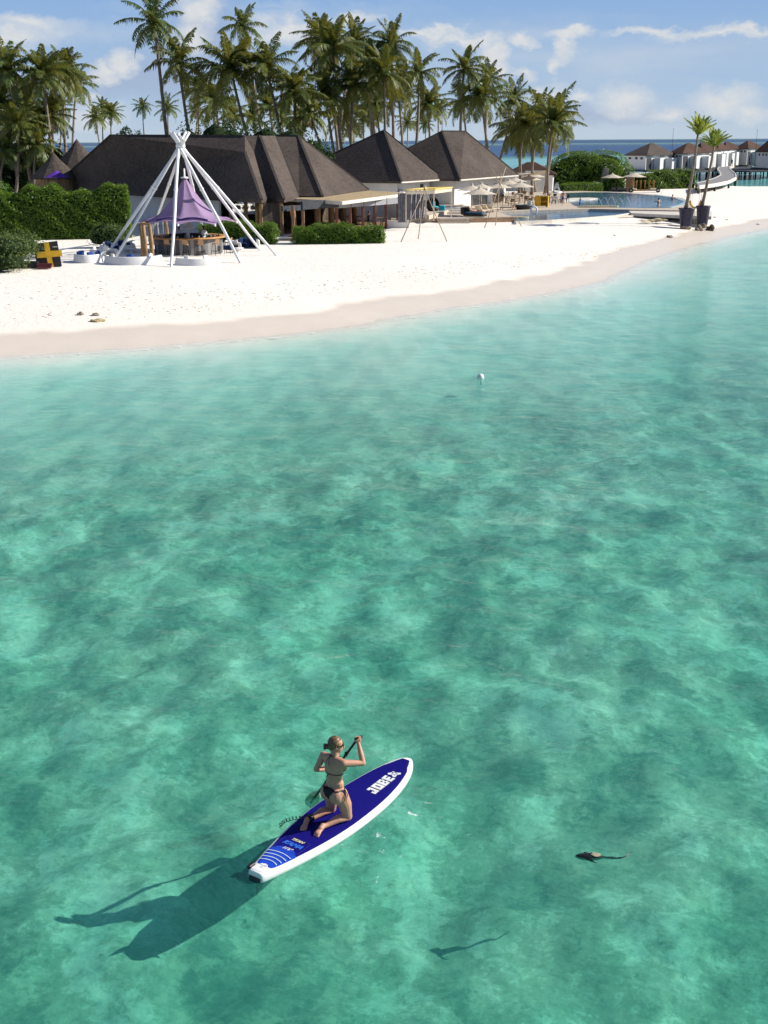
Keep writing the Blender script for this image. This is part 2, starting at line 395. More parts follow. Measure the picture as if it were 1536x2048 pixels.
    foam = t.math('MAXIMUM', t.math('MULTIPLY', t.math('MULTIPLY', edge, fo), .75), t.math('MULTIPLY', wk, fl))
    foamb = t.new('ShaderNodeBsdfDiffuse', inp={0: (.82, .85, .84, 1)})
    sh2 = t.new('ShaderNodeMixShader', inp={0: foam, 1: sh.outputs[0], 2: foamb.outputs[0]})
    out = t.new('ShaderNodeOutputMaterial'); t.l.new(sh2.outputs[0], out.inputs[0])
    return m
wx = sorted([-x for x in grow(70, 2, 1.25, 40000)]) + span(-70, -4, 1.0) + span(-4, 4, .16) + span(4, 75, 1.0) + grow(75, 1.5, 1.12, 40000)
wy = sorted([-x for x in grow(2, 2, 1.6, 400)]) + span(-2, 11, 1.0) + span(11, 18, .16) + span(18, 145, 1.0) + grow(145, 2, 1.07, 60000)
water, WX, WY = grid('sea_water', wx, wy, lambda X, Y: X * 0, water_material())
D_ = -sdist(WX, WY)
def fattr(o, n_, arr): a = o.data.attributes.new(n_, 'FLOAT', 'POINT'); a.data.foreach_set('value', np.asarray(arr).reshape(-1).astype(np.float32))
fattr(water, 'offshore', D_)
fattr(water, 'depth', np.maximum(-gz_arr(WX, WY), 0))
sm = lambda x, a, b: (lambda q: q * q * (3 - 2 * q))(np.clip((x - a) / (b - a), 0, 1))
backY = sm(WY, 250, 330)                     # behind the island: lagoon, then open ocean
deep = sm(WY - 1.2 * WX, 480, 620)
deep = deep * (1 - .75 * np.exp(-((WY - 2600) / 500) ** 2)) * (1 - .65 * sm(WY, 9000, 14000))
fattr(water, 'deep', deep)
fattr(water, 'lagoon', sm(WY, 190, 290) * (1 - deep))
bt, bn = G(510, 1755), G(815, 1525)
e1 = np.exp(-(((WX - G(830, 1690).x) / .9) ** 2 + ((WY - G(830, 1690).y) / .8) ** 2))
e2 = np.exp(-(((WX - G(700, 1720).x) / .8) ** 2 + ((WY - G(700, 1720).y) / .5) ** 2)) + np.exp(-(((WX - G(900, 1480).x) / 3) ** 2 + ((WY - G(900, 1480).y) / 3.5) ** 2)) * .25
bL = float(np.hypot(bn.x - bt.x, bn.y - bt.y)); bux, buy = (bn.x - bt.x) / bL, (bn.y - bt.y) / bL
sx = (WX - bt.x) * bux + (WY - bt.y) * buy; sy = -(WX - bt.x) * buy + (WY - bt.y) * bux
hw_ = .135 + .265 * np.sin(np.pi / 2 * np.clip(sx / bL / .5, 0, 1)); hw_ = np.where(sx > .5 * bL, .40 * np.maximum(0, 1 - np.clip((sx / bL - .5) / .5, 0, 1) ** 2.35) ** .6, hw_)
e3 = np.exp(-((-sy - hw_ - .03) / .09) ** 2) * ((sx > .05) & (sx < bL + .05)) + .6 * np.exp(-(((sx + .15) / .2) ** 2 + (sy / .25) ** 2))
e4 = .75 * np.exp(-((-sy - hw_ - .55 + .25 * np.sin(sx * 3)) / .16) ** 2) * ((sx > .4) & (sx < 3.0))
fattr(water, 'wake', np.clip(e1 + .6 * e2 + e3 + e4, 0, 1))
# ------------------------------------------------------------------ shared materials
def leaf_mat(name, cols, tr, rough=.45, tk=.35):
    m = bpy.data.materials.new(name); m.use_nodes = True; t = NT(m.node_tree); t.n.clear()
    oi = t.new('ShaderNodeObjectInfo').outputs['Random']
    pos = t.new('ShaderNodeTexCoord').outputs['Object']
    f = t.math('FRACT', t.math('ADD', t.math('MULTIPLY', t.new('ShaderNodeNewGeometry').outputs['Random Per Island'], .75), t.math('MULTIPLY', oi, .25)))
    c = t.ramp(f, [(i / (len(cols) - 1), q) for i, q in enumerate(cols)])
    c = t.mix(t.math('MULTIPLY', t.noise(pos, .9, 3, .6), .55), c, cols[0])
    c = t.mix(t.ramp(oi, [(.2, 0), (.85, 1)]), c, t.mix(1.0, c, (.50, .78, .85), 'MULTIPLY'))
    b = t.new('ShaderNodeBsdfPrincipled', inp={'Base Color': c, 'Roughness': rough, 'Specular IOR Level': .35})
    tb = t.new('ShaderNodeBsdfTranslucent', inp={0: (*tr, 1)})
    ms = t.new('ShaderNodeMixShader', inp={0: tk, 1: b.outputs[0], 2: tb.outputs[0]})
    t.l.new(ms.outputs[0], t.new('ShaderNodeOutputMaterial').inputs[0]); return m
M_palm = leaf_mat('palm_leaf', [(.05, .095, .018), (.11, .15, .03), (.20, .20, .045), (.38, .31, .11)], (.22, .20, .03))
M_palm_y = leaf_mat('palm_leaf_yellow', [(.14, .20, .03), (.28, .34, .045), (.46, .46, .10), (.60, .54, .20)], (.42, .46, .06))
M_dryfrond = leaf_mat('dry_frond', [(.16, .11, .05), (.26, .18, .08), (.36, .25, .12)], (.2, .13, .04))
M_hedge = leaf_mat('hedge_leaf', [(.03, .08, .008), (.10, .20, .02), (.19, .31, .035), (.32, .40, .07)], (.20, .30, .03), .35)
M_bush = leaf_mat('bush_leaf', [(.06, .10, .02), (.16, .21, .05), (.28, .32, .09), (.42, .43, .16)], (.16, .2, .05), .45)
M_dark = leaf_mat('dark_leaf', [(.022, .05, .014), (.04, .08, .02), (.07, .11, .03)], (.06, .1, .02))
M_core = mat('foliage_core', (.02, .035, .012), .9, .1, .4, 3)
M_trunk = mat('palm_trunk', (.27, .215, .165), .85, .2, .25, 8, .02, 20, c2=(.13, .10, .08), mscale=(1, 1, .35))
M_white = mat('white_render', (.78, .77, .74), .7, .3, .04, 1.2, .004, 8)
M_pole = mat('white_steel_pole', (.78, .78, .77), .4, .45, .05, 2)
M_wood = mat('weathered_wood', (.24, .15, .085), .75, .3, .22, 9, .006, 24, mscale=(1, 1, .25))
M_woodred = mat('red_stained_wood', (.17, .055, .032), .55, .4, .2, 7, .004, 30)
M_tan = mat('tan_post_wood', (.30, .19, .095), .8, .3, .25, 5, .01, 18, mscale=(1, 1, .3))
M_deck = mat('deck_boards', (.56, .47, .37), .75, .3, .12, 6, .004, 30)
M_deckface = mat('deck_fascia', (.31, .20, .12), .75, .3, .22, 5, .006, 25, mscale=(.3, .3, 2))
M_cream = mat('cream_canvas', (.86, .79, .66), .85, .2, .06, 3, transl=(.6, .5, .36))
M_stone = mat('pale_stone', (.66, .61, .53), .75, .3, .08, 2.2, .004, 10)
M_black = mat('black_paint', (.012, .012, .014), .45, .4, .2, 5)
M_dgrey = mat('dark_grey_fabric', (.055, .06, .07), .8, .2, .2, 5)
M_navy = mat('navy_fabric', (.015, .04, .13), .8, .25, .3, 6)
M_blue = mat('blue_fabric', (.03, .10, .36), .8, .25, .3, 6)
M_turq = mat('turquoise_fabric', (.03, .38, .47), .8, .25, .15, 6)
M_yellow = mat('yellow_paint', (.72, .42, .02), .5, .4, .1, 4)
M_maroon = mat('maroon_paint', (.13, .025, .035), .55, .4, .15, 6)
M_steel = mat('brushed_steel', (.5, .5, .5), .35, .5, .08, 6, metal=.8)
M_skin = mat('skin', (.52, .275, .18), .5, .4, .05, 9)
M_rock = mat('coral_rock', (.30, .25, .19), .9, .2, .35, 4, .03, 9)
M_rattan = mat('dark_rattan', (.03, .024, .022), .6, .4, .3, 20, .004, 60)
M_grey = mat('grey_render', (.30, .29, .275), .8, .25, .08, 1.4)

rnd = random.Random(11)
# ------------------------------------------------------------------ palms
def frond(mb, rg, base, azm, e0, L, droop, w=.62, n=17, mi=0, dense=1.0, wind=0.0):
    pts = []; p = Vector(base); seg = L / n
    side0 = Vector((-math.sin(azm), math.cos(azm), 0))
    tw = rg.uniform(-.35, .35)
    for i in range(n + 1):
        t = i / n; e = e0 - droop * t ** 1.25
        d = Vector((math.cos(azm) * math.cos(e), math.sin(azm) * math.cos(e), math.sin(e)))
        d += Vector((-wind * t * .6, wind * .1, 0)); d.normalize()
        pts.append((p.copy(), d)); p += d * seg
    mb.tube([q[0] for q in pts[::3]] + [pts[-1][0]], [.035] + [.022] * (len(pts[::3]) - 1) + [.006], 3, mi, False, False)
    for i in range(1, n + 1):
        t = i / n; q, d = pts[i]
        lw = w * (math.sin(math.pi * min(1, t * .86 + .14)) ** .6) * rg.uniform(.8, 1.15)
        nrm = side0.cross(d); nrm.normalize()
        s_ = (side0 * math.cos(tw) + nrm * math.sin(tw)).normalized(); nn = s_.cross(d).normalized()
        if nn.z < 0: nn = -nn
        for sg in (-1, 1):
            for k in range(2):
                if rg.random() > dense: continue
                q2 = q - d * seg * .5 * k
                dirn = (s_ * sg * .9 + d * rg.uniform(.35, .75) + nn * .12).normalized()
                m1 = q2 + dirn * lw * .5 - Vector((0, 0, .05 * lw))
                tip = q2 + dirn * lw * .92 - Vector((0, 0, lw * rg.uniform(.35, .75)))
                wd = d * .065
                mb.add([q2 - wd * .6, q2 + wd * .6, m1 + wd, m1 - wd, tip], [(0, 1, 2, 3), (3, 2, 4)], mi)
def crown_mesh(seed, style='full'):
    rg = random.Random(seed); mb = MB()
    nf = {'full': 30, 'open': 20, 'young': 20, 'wind': 28}[style]
    for i in range(nf):
        t = (i + .5) / nf; azm = i * 2.39996 + rg.uniform(-.25, .25)
        e0 = R(82 - 118 * t + rg.uniform(-10, 10)); L = rg.uniform(3.3, 4.1) * (.82 if t < .15 else 1)
        droop = R(rg.uniform(48, 88)) * (.55 if t < .2 else 1)
        if style == 'young': L *= .8; e0 += R(14)
        if style == 'wind': e0 = R(rg.uniform(35, 88)); L *= .82; droop = R(rg.uniform(10, 55))
        frond(mb, rg, (rg.uniform(-.08, .08), rg.uniform(-.08, .08), rg.uniform(-.1, .15)), azm, e0, L, droop, w=.82 if style != 'wind' else .5, dense=.95)
    me = mb.mesh('palm_crown'); me.materials.append(M_palm_y if style == 'wind' else M_palm); return me
def skirt_mesh(seed):
    rg = random.Random(seed); mb = MB()
    for i in range(rg.randint(2, 4)):
        frond(mb, rg, (0, 0, -.15), rg.uniform(0, 6.28), R(rg.uniform(-50, -20)), rg.uniform(1.8, 2.7), R(50), w=.4, n=12, dense=.6)
    for i in range(7):
        a = rg.uniform(0, 6.28); r_ = .11
        c_ = Vector((math.cos(a) * .22, math.sin(a) * .22, -.25 + rg.uniform(-.12, .1)))
        mb.lathe([(0, -r_ * 1.2), (r_ * .8, -r_ * .6), (r_, 0), (r_ * .75, r_ * .7), (0, r_ * 1.2)], 6, c_, 0)
    me = mb.mesh('dry_frond'); me.materials.append(M_dryfrond); return me
CR = {k: [crown_mesh(31 * i + j, k) for i in range(n)] for j, (k, n) in enumerate((('full', 5), ('open', 3), ('young', 2), ('wind', 2)))}
SK = [skirt_mesh(s) for s in range(4)]
PX, PY = [], []
def palm(u, v, Rp, ub, vb, label, style='full', group='coconut palms behind the beach buildings', Y=None, bend=None, zb=None, base=None, k=1.0, skirt=True, rz=None):
    """crown centre at pixel (u,v), crown radius Rp px, trunk seen passing pixel (ub,vb)"""
    if Y is None: Y = 3.25 * k * FPX / Rp
    if base is None and group.startswith('coconut'): Y = max(Y, 128 if u < 250 else 138 if u < 640 else 146 if u < 860 else 168); k = max(.7, min(1.7, Rp * Y / (3.05 * FPX))) if Y < 215 else k
    C_ = P(u, v, Y); s = k
    Q = P(ub, vb, Y)
    if base is None:
        zb = gz(C_.x, Y) if zb is None else zb
        f_ = (C_.z - zb) / max(.5, C_.z - Q.z)
        bx = C_.x + (Q.x - C_.x) * min(f_, 2.2)
        if abs(bx - C_.x) > .45 * (C_.z - zb): bx = C_.x + math.copysign(.45 * (C_.z - zb), bx - C_.x)
        base = Vector((bx, Y + rnd.uniform(-1, 1), zb - .1))
    else: base = Vector(base)
    t = empty('palm_tree', base, 0, label, 'palm tree', group)
    rel = C_ - base; mb = MB(); pts = []; n = 12
    bend = rnd.uniform(-.6, .6) if bend is None else bend
    for i in range(n + 1):
        q = i / n
        pts.append(Vector((rel.x * (q ** 1.0) + bend * math.sin(math.pi * q) * .9, rel.y * q, rel.z * q)))
    h = rel.z; r0 = (.17 + h * .004) * min(1, .6 + .4 * k)
    rad = [r0 * (1.45 if i == 0 else 1 - .42 * i / n) for i in range(n + 1)]
    mb.tube(pts, rad, 7); mb.build('trunk', M_trunk, t)
    c_ = link_mesh('crown', rnd.choice(CR[style]), None, t); c_.location = rel; c_.rotation_euler = (rnd.uniform(-.12, .12), rnd.uniform(-.12, .12), rnd.uniform(0, 6.28) if rz is None else rz); c_.scale = (s, s, s * rnd.uniform(.95, 1.1))
    if skirt:
        d_ = link_mesh('dry_fronds', rnd.choice(SK), None, t); d_.location = rel; d_.rotation_euler = (0, 0, rnd.uniform(0, 6.28)); d_.scale = (s, s, s)
    return t
PALMS = [
 # u, v, Rp, ub, vb, style, label
 (14, 140, 60, 47, 294, 'full', 'palm at the left picture edge with trunk leaning inward to the right'),
 (50, 205, 48, 40, 300, 'full', 'shaggy palm under the crowns of the left edge group'),
 (84, 146, 60, 104, 345, 'full', 'tall palm of the left group with pale slim trunk beside its twin'),
 (110, 158, 50, 106, 330, 'full', 'twin palm just right of the pale slim trunk in the left group'),
 (66, 222, 36, 76, 290, 'open', 'short palm low in the left group with curved brown trunk'),
 (128, 142, 52, 142, 331, 'full', 'palm of the left group whose trunk passes left of the conical roof'),
 (152, 168, 40, 149, 270, 'full', 'rightmost palm of the left group with orange hanging dead fronds', ),
 (120, 215, 30, 116, 300, 'open', 'small palm with bowed dark trunk in front of the sea gap at left'),
 (190, 236, 29, 200, 288, 'open', 'left small palm of the distant pair before the cloud'),
 (222, 224, 27, 224, 272, 'full', 'right palm of the distant pair above the roof ridge left end'),
 (204, 214, 22, 206, 270, 'open', 'palm crown peeping between the distant left pair'),
 (285, 213, 22, 292, 268, 'open', 'lone small distant palm on a thin leaning trunk over the ridge'),
 (335, 216, 28, 341, 262, 'open', 'distant yellowish palm just behind the tallest left trunk'),
 (309, 46, 62, 334, 270, 'open', 'very tall palm cut by the top of the picture with straight bare trunk'),
 (357, 128, 58, 380, 270, 'open', 'dark palm with long drooping fronds right of the very tall palm'),
 (484, 54, 42, 508, 200, 'open', 'tall slender palm with bent trunk and ragged crown'),
 (462, 140, 76, 503, 262, 'full', 'large dense palm behind the purple canopy poles'),
 (396, 177, 42, 394, 268, 'full', 'dark palm left of the large dense palm over the ridge'),
 (396, 222, 30, 395, 262, 'open', 'low yellowish palm over the ridge left of the dense clump'),
 (430, 205, 46, 436, 262, 'full', 'low dark palm inside the dense clump over the ridge'),
 (532, 134, 58, 556, 268, 'full', 'bright palm right of the slender bent palm'),
 (538, 214, 46, 540, 265, 'young', 'low young palm below the bright palm over the ridge'),
 (588, 182, 58, 590, 262, 'full', 'dark broad palm between the two tall clumps'),
 (620, 232, 62, 640, 300, 'young', 'low arching palm close behind the right end of the long roof'),
 (640, 78, 52, 660, 200, 'full', 'back palm on the left of the tall middle clump'),
 (666, 98, 70, 690, 318, 'full', 'foremost tall palm of the middle clump with S shaped trunk'),
 (708, 84, 48, 690, 220, 'full', 'narrow upright palm of the middle clump beside the foremost one'),
 (650, 186, 58, 672, 318, 'full', 'dark shadowy palm under the tall middle clump'),
 (706, 168, 56, 706, 310, 'full', 'palm with pendulous fronds low in the middle clump'),
 (690, 230, 46, 712, 310, 'open', 'short palm with crossed trunk low in the middle clump'),
 (736, 130, 50, 742, 300, 'full', 'back palm between the middle clump and the pyramid roof'),
 (782, 92, 50, 786, 262, 'full', 'tall palm over the pyramid roof reaching highest there'),
 (766, 145, 56, 762, 262, 'full', 'broad palm right above the point of the pyramid roof'),
 (726, 236, 40, 730, 290, 'open', 'small dark palm before the sea gap left of the pyramid roof'),
 (795, 176, 46, 801, 283, 'full', 'brownish palm right behind the pyramid roof slope'),
 (752, 205, 44, 770, 262, 'full', 'shadowy palm low behind the pyramid roof'),
 (838, 144, 50, 825, 300, 'open', 'tall dark palm between the two pointed roofs'),
 (854, 206, 44, 854, 280, 'full', 'shorter palm right of the tall dark palm between the roofs'),
 (876, 222, 30, 876, 268, 'open', 'small palm rising behind the ridge of the third roof'),
 (850, 250, 20, 849, 285, 'open', 'tiny pale palm low between the two pointed roofs'),
 (815, 246, 26, 815, 290, 'open', 'tiny dark palm with hanging fronds behind the pyramid roof'),
 (928, 138, 50, 928, 258, 'open', 'tall palm with tousled crown over the third roof'),
 (962, 194, 56, 976, 298, 'full', 'broad yellow green palm right of the third roof ridge'),
 (976, 162, 40, 979, 296, 'open', 'dark spiky palm behind the broad yellow green one'),
 (925, 205, 40, 930, 262, 'open', 'side hanging palm behind the third roof ridge'),
 (1028, 200, 44, 1005, 250, 'open', 'leaning palm with long right reaching fronds'),
]
for q in PALMS:
    palm(*q[:5], q[6], q[5])
for u, v, Rp, ub, lb in [(4, 205, 56, 16, 'palm half cut by the left edge with low hanging crown'), (36, 248, 50, 30, 'low broad palm second from the left edge above the hedge'), (98, 232, 50, 92, 'low palm filling the space between the twin trunks'), (72, 292, 44, 70, 'lowest palm between the hedge and the left group'), (12, 300, 44, 10, 'lowest palm at the left edge above the hedge')]:
    palm(u, v, Rp, ub, v + 60, lb, 'full', Y=134 - (v > 240) * 4)
# the near palms beside the pool stand on the sand in front of the dark hedge
palm(1030, 262, 50, 1040, 344, 'low shady palm filling the poolside cluster at left', base=GG(1038, 388), Y=GG(1038, 388).y, k=1.1)
palm(1068, 268, 50, 1070, 344, 'low shady palm filling the poolside cluster in the middle', base=GG(1072, 388), Y=GG(1072, 388).y, k=1.1)
palm(1050, 250, 56, 1046, 344, 'leftmost of the poolside palms with two pale stems behind the umbrellas', base=GG(1046, 392), Y=GG(1046, 392).y, k=1.2)
palm(1082, 232, 54, 1062, 344, 'middle poolside palm with a crown merging into its neighbours', base=GG(1064, 390), Y=GG(1064, 390).y, k=1.2)
palm(1107, 246, 58, 1096, 344, 'rightmost poolside palm with pale fronds hanging over the pool', base=GG(1096, 402), Y=GG(1096, 402).y, k=1.15)
palm(1118, 222, 44, 1090, 330, 'poolside palm with three thin crossing trunks', 'open', base=GG(1088, 398), Y=GG(1088, 398).y)
palm(1150, 348, 14, 1150, 356, 'small palm seedling beside the dark hedge', 'young', group='garden plants', Y=200, k=.5, skirt=False)

# ------------------------------------------------------------------ hedges and bushes
def leaf_quads(mb, rg, p, n, sz):
    a = n.orthogonal().normalized(); b = n.cross(a); q = rg.uniform(0, 6.28)
    a, b = a * math.cos(q) + b * math.sin(q), b * math.cos(q) - a * math.sin(q)
    l, w_ = sz * rg.uniform(.7, 1.3), sz * rg.uniform(.35, .6)
    mb.add([p - a * l * .5, p + b * w_ * .5 + n * w_ * .2, p + a * l * .6 - n * l * .15, p - b * w_ * .5 + n * w_ * .2], [(0, 1, 2, 3)])
def hedge_box(name, label, A, B, depth, h, n, leaf=.16, mat_=None, cat='hedge', group=None, lump=.25, top=None, z0=None):
    """a clipped hedge whose front foot runs from A to B"""
    A, B = Vector(A), Vector(B); d = B - A; L = Vector((d.x, d.y)).length; ang = math.atan2(d.y, d.x)
    o = empty(name, (A + B) / 2, ang, label, cat, group); rg = random.Random(len(label) * 7 + int(L * 10))
    fs = MB(); core = MB()
    def surf(x, y, z): return 1 + lump * .35 * (math.sin(x * 1.9 + z * 2.3 + 1) * math.sin(y * 2.1 - z * 1.3) + .6 * math.sin(x * 4.3 + y * 3 + z * 5))
    def hh(x): return h * (1 + lump * .28 * math.sin(x * 1.1 + 2) + lump * .18 * math.sin(x * 3.1)) * (top(x / L + .5) if top else 1)
    areaF, areaT, areaS = L * h, L * depth, depth * h; tot = areaF * 1.5 + areaT + 2 * areaS
    for i in range(n):
        q = rg.random() * tot
        if q < areaF * 1.35: x, y, z, nn = rg.uniform(-.5, .5) * L, 0, rg.random(), Vector((0, -1, .25))
        elif q < areaF * 1.5: x, y, z, nn = rg.uniform(-.5, .5) * L, depth, rg.random(), Vector((0, 1, .25))
        elif q < areaF * 1.5 + areaT: x, y, z, nn = rg.uniform(-.5, .5) * L, rg.random() * depth, 1, Vector((0, 0, 1))
        elif q < tot - areaS: x, y, z, nn = -.5 * L, rg.random() * depth, rg.random(), Vector((-1, 0, .25))
        else: x, y, z, nn = .5 * L, rg.random() * depth, rg.random(), Vector((1, 0, .25))
        k = surf(x, y, z * h) - 1
        # round the top edge
        ez = max(0, z - .8) / .2; inn = .22 * depth * ez * ez
        yy = y + (inn if y == 0 else -inn if y == depth else 0)
        xx = x + (-math.copysign(inn, x) if abs(x) >= .5 * L - 1e-6 else 0)
        p = Vector((xx, yy, z * hh(x))) + nn.normalized() * (k * 1.0 + rg.gauss(-.05, .07))
        if p.z < .02: p.z = .02 + rg.random() * .1
        n2 = (nn.normalized() + Vector((rg.gauss(0, .6), rg.gauss(0, .6), rg.gauss(.2, .5)))).normalized()
        leaf_quads(fs, rg, p, n2, leaf)
    nx = max(6, int(L / .5)); rows = []
    for i in range(nx + 1):
        x = (-.5 + i / nx) * (L - .35); H_ = hh(x) - .22
        ring = [(x, .2 - .3 * lump * (surf(x, 0, .3) - 1), -.15), (x, .22 - .5 * (surf(x, 0, H_ * .5) - 1), H_ * .5), (x, .3, H_ * .88), (x, depth * .5, H_), (x, depth - .3, H_ * .88), (x, depth - .2, -.15)]
        rows += ring
    fcs = [];
    for i in range(nx):
        for k in range(6):
            j = (k + 1) % 6; fcs.append((i * 6 + k, i * 6 + j, (i + 1) * 6 + j, (i + 1) * 6 + k))
    fcs += [tuple(range(5, -1, -1)), tuple(nx * 6 + k for k in range(6))]
    core.add(rows, fcs); core.build('branches', M_core, o, fix=True); fs.build('foliage', mat_ or M_hedge, o)
    return o
def bush(name, label, loc, rx_, ry_, h, n, leaf=.15, mat_=None, cat='bush', group=None, seed=1):
    o = empty(name, loc, 0, label, cat, group); rg = random.Random(seed); fs = MB(); core = MB()
    lob = [(rg.uniform(-.5, .5), rg.uniform(-.5, .5), rg.uniform(.3, .75), rg.uniform(.38, .58)) for _ in range(9)]
    for i in range(n):
        lx, ly, lz, lr = rg.choice(lob)
        d = Vector((rg.gauss(0, 1), rg.gauss(0, 1), rg.gauss(.25, 1))).normalized()
        p = Vector(((lx + d.x * lr) * rx_, (ly + d.y * lr) * ry_, max(.04, (lz + d.z * lr * .75) * h)))
        p += d * rg.gauss(-.06, .08)
        leaf_quads(fs, rg, p, (d + Vector((rg.gauss(0, .5), rg.gauss(0, .5), rg.gauss(0, .5)))).normalized(), leaf)
    for lx, ly, lz, lr in lob:
        core.lathe([(0.001, -.8), (.7, -.6), (1, 0), (.7, .6), (.001, .85)], 8, (0, 0, 0))
        k = len(core.v) - 40
        for j in range(k, len(core.v)):
            x, y, z = core.v[j]; core.v[j] = ((lx + x * lr * .8) * rx_, (ly + y * lr * .8) * ry_, max(-.1, (lz + z * lr * .62) * h))
    core.build('branches', M_core, o, fix=True); fs.build('foliage', mat_ or M_bush, o); return o
hedge_box('hedge', 'long tall clipped hedge at left in front of the long roof', GG(-60, 482), GG(262, 476), 3.0, 3.75, 17000, .19, lump=.28)
hedge_box('hedge', 'dark clipped hedge behind the round beach bar and canopy poles', GG(398, 487), GG(548, 489), 1.6, 1.5, 4200, .15, lump=.3)
hedge_box('hedge', 'low glossy hedge in front of the terrace posts', GG(588, 489), GG(768, 487), 1.5, 1.25, 5600, .15, lump=.35)
hedge_box('hedge', 'low trimmed hedge row in front of the big dark bush across the pool', GG(1128, 386), GG(1206, 384), 1.8, 1.3, 1800, .2, lump=.15)
hedge_box('hedge', 'bright low hedge beside the wooden daybeds across the pool', GG(1296, 379), GG(1392, 377), 4.5, 2.4, 3400, .26, mat_=M_hedge, lump=.5)
hedge_box('hedge', 'short green hedge between the grey wall and the wooden daybeds', GG(1215, 383), GG(1252, 382), 2, 1.7, 900, .22, lump=.4)
bush('shrub', 'wide yellow green shrub at the left edge of the beach', GG(-2, 540), 3.4, 2.6, 2.2, 7000, .13, M_bush, seed=3)
bush('shrub', 'tall leafy shrub at the left edge above the long hedge', GG(-14, 470) + Vector((0, 1.5, 0)), 2.9, 2.4, 5.0, 5200, .2, M_hedge, seed=8)
bush('shrub', 'round feathery bush on the sand left of the white poles', GG(222, 495), 1.5, 1.2, 1.55, 3600, .12, M_bush, seed=5)
bush('shrub', 'big dark bush across the pool under the brown roof', GG(1128, 382) + Vector((4.5, 6, 0)), 7.5, 5, 5.4, 14000, .28, M_hedge, seed=13)
bush('shrub', 'small dark shrub behind the grey wall across the pool', GG(1226, 374) + Vector((0, 4, 0)), 3.4, 2.4, 3.4, 1400, .28, M_dark, seed=17)
for i, (u, v, w_, h_, lb) in enumerate([(405, 262, 5, 3.2, 'dark treetop just over the ridge right of the white poles'), (440, 262, 6, 3.6, 'second dark treetop over the ridge under the dense palm'),
      (500, 262, 6, 3.5, 'low scrub over the ridge beneath the slender bent palm'), (575, 262, 8, 4, 'low scrub over the ridge beneath the dark broad palm'), (650, 300, 6, 6, 'scrub behind the right slope of the long roof'),
      (50, 300, 9, 8, 'dense undergrowth beneath the left palm group'), (-10, 320, 7, 8, 'dense undergrowth at the left edge beneath the palms'), (95, 335, 5, 4, 'undergrowth beside the twin palm trunks'), (262, 270, 3, 1.6, 'small leafy treetop at the left end of the ridge')]):
    Yb = 128 + i * 1.5
    c_ = P(u, v, Yb); bush('treetop', lb, (c_.x, Yb, ZP), w_ * .75, 3.5, (c_.z - ZP) + .9, 1900, .34, M_dark, 'tree', 'undergrowth behind the buildings', seed=40 + i)
for i, (u, v, Rp, lb) in enumerate([(30, 345, 34, 'fan of low fronds over the hedge near the left edge'), (120, 318, 24, 'light young palm beside the cone roof'), (465, 232, 44, 'young palm filling the gap under the large dense palm'), (600, 240, 44, 'young palm under the dark broad palm'), (505, 236, 40, 'young palm at the foot of the slender bent palm'), (562, 240, 40, 'young palm at the foot of the bright palm'), (700, 262, 34, 'young palm before the sea gap in the middle clump'), (742, 190, 44, 'broad low crown between the middle clump and the pyramid roof'), (18, 262, 46, 'low palm fanning out at the left picture edge'), (52, 300, 44, 'low palm above the left end of the long hedge'), (90, 338, 30, 'young palm with light fronds beside the hedge top'), (80, 250, 34, 'low palm between the trunks of the left group')]):
    palm(u, v, Rp, u + 4, v + 50, lb, 'young', skirt=False)
# ------------------------------------------------------------------ roofs
def shingle(name, c1, c2, course=.32):
    m = bpy.data.materials.new(name); m.use_nodes = True; t = NT(m.node_tree); t.n.clear()
    pos = t.new('ShaderNodeNewGeometry').outputs['Position']
    sp = t.new('ShaderNodeSeparateXYZ', inp={0: pos})
    row = t.math('FRACT', t.math('DIVIDE', t.math('ADD', sp.outputs[2], t.math('MULTIPLY', t.noise(pos, 2.2, 2, .5), .05)), course))
    cell = t.noise(t.mapping(pos, (3.2, 3.2, 3.1)), 1.4, 4, .7)
    c = t.mix(t.ramp(cell, [(.35, 0), (.66, 1)]), c1, c2)
    c = t.mix(t.ramp(t.noise(pos, .25, 4, .6), [(.4, 0), (.7, .35)]), c, tuple(x * 1.5 for x in c2))
    h = t.math('ADD', row, t.math('MULTIPLY', cell, .8))
    bp = t.new('ShaderNodeBump', inp={'Height': h, 'Strength': .7, 'Distance': .014})
    b = t.new('ShaderNodeBsdfPrincipled', inp={'Base Color': c, 'Roughness': .85, 'Specular IOR Level': .04, 'Normal': bp})
    t.l.new(b.outputs[0], t.new('ShaderNodeOutputMaterial').inputs[0]); return m
M_sh = shingle('wood_shingles', (.050, .040, .035), (.108, .088, .076))
M_shbr = shingle('brown_shingles', (.060, .037, .029), (.105, .066, .052))
M_thatch = mat('tan_roofing', (.42, .32, .19), .9, .15, .12, 3, .02, 14)
M_trimdark = mat('roof_trim', (.06, .05, .045), .8, .2, .2, 6)
def V(*a): return Vector(a)
def hip(mb, c4, r2, th=.22, mi=0):
    """hip roof: eave corners c4 (front-left, front-right, back-right, back-left), ridge ends r2"""
    a, b, c, d = [Vector(x) for x in c4]; r0, r1 = [Vector(x) for x in r2]
    if (r0 - r1).length < .05:
        fs = [(0, 1, 4), (1, 2, 4), (2, 3, 4), (3, 0, 4)]; vs = [a, b, c, d, r0]
    else: fs = [(0, 1, 5, 4), (1, 2, 5), (2, 3, 4, 5), (3, 0, 4)]; vs = [a, b, c, d, r0, r1]
    mb.add(vs, fs, mi)
    lo = [x - V(0, 0, th) for x in (a, b, c, d)]
    mb.add([a, b, c, d] + lo, [(0, 4, 5, 1), (1, 5, 6, 2), (2, 6, 7, 3), (3, 7, 4, 0), (7, 6, 5, 4)], mi)
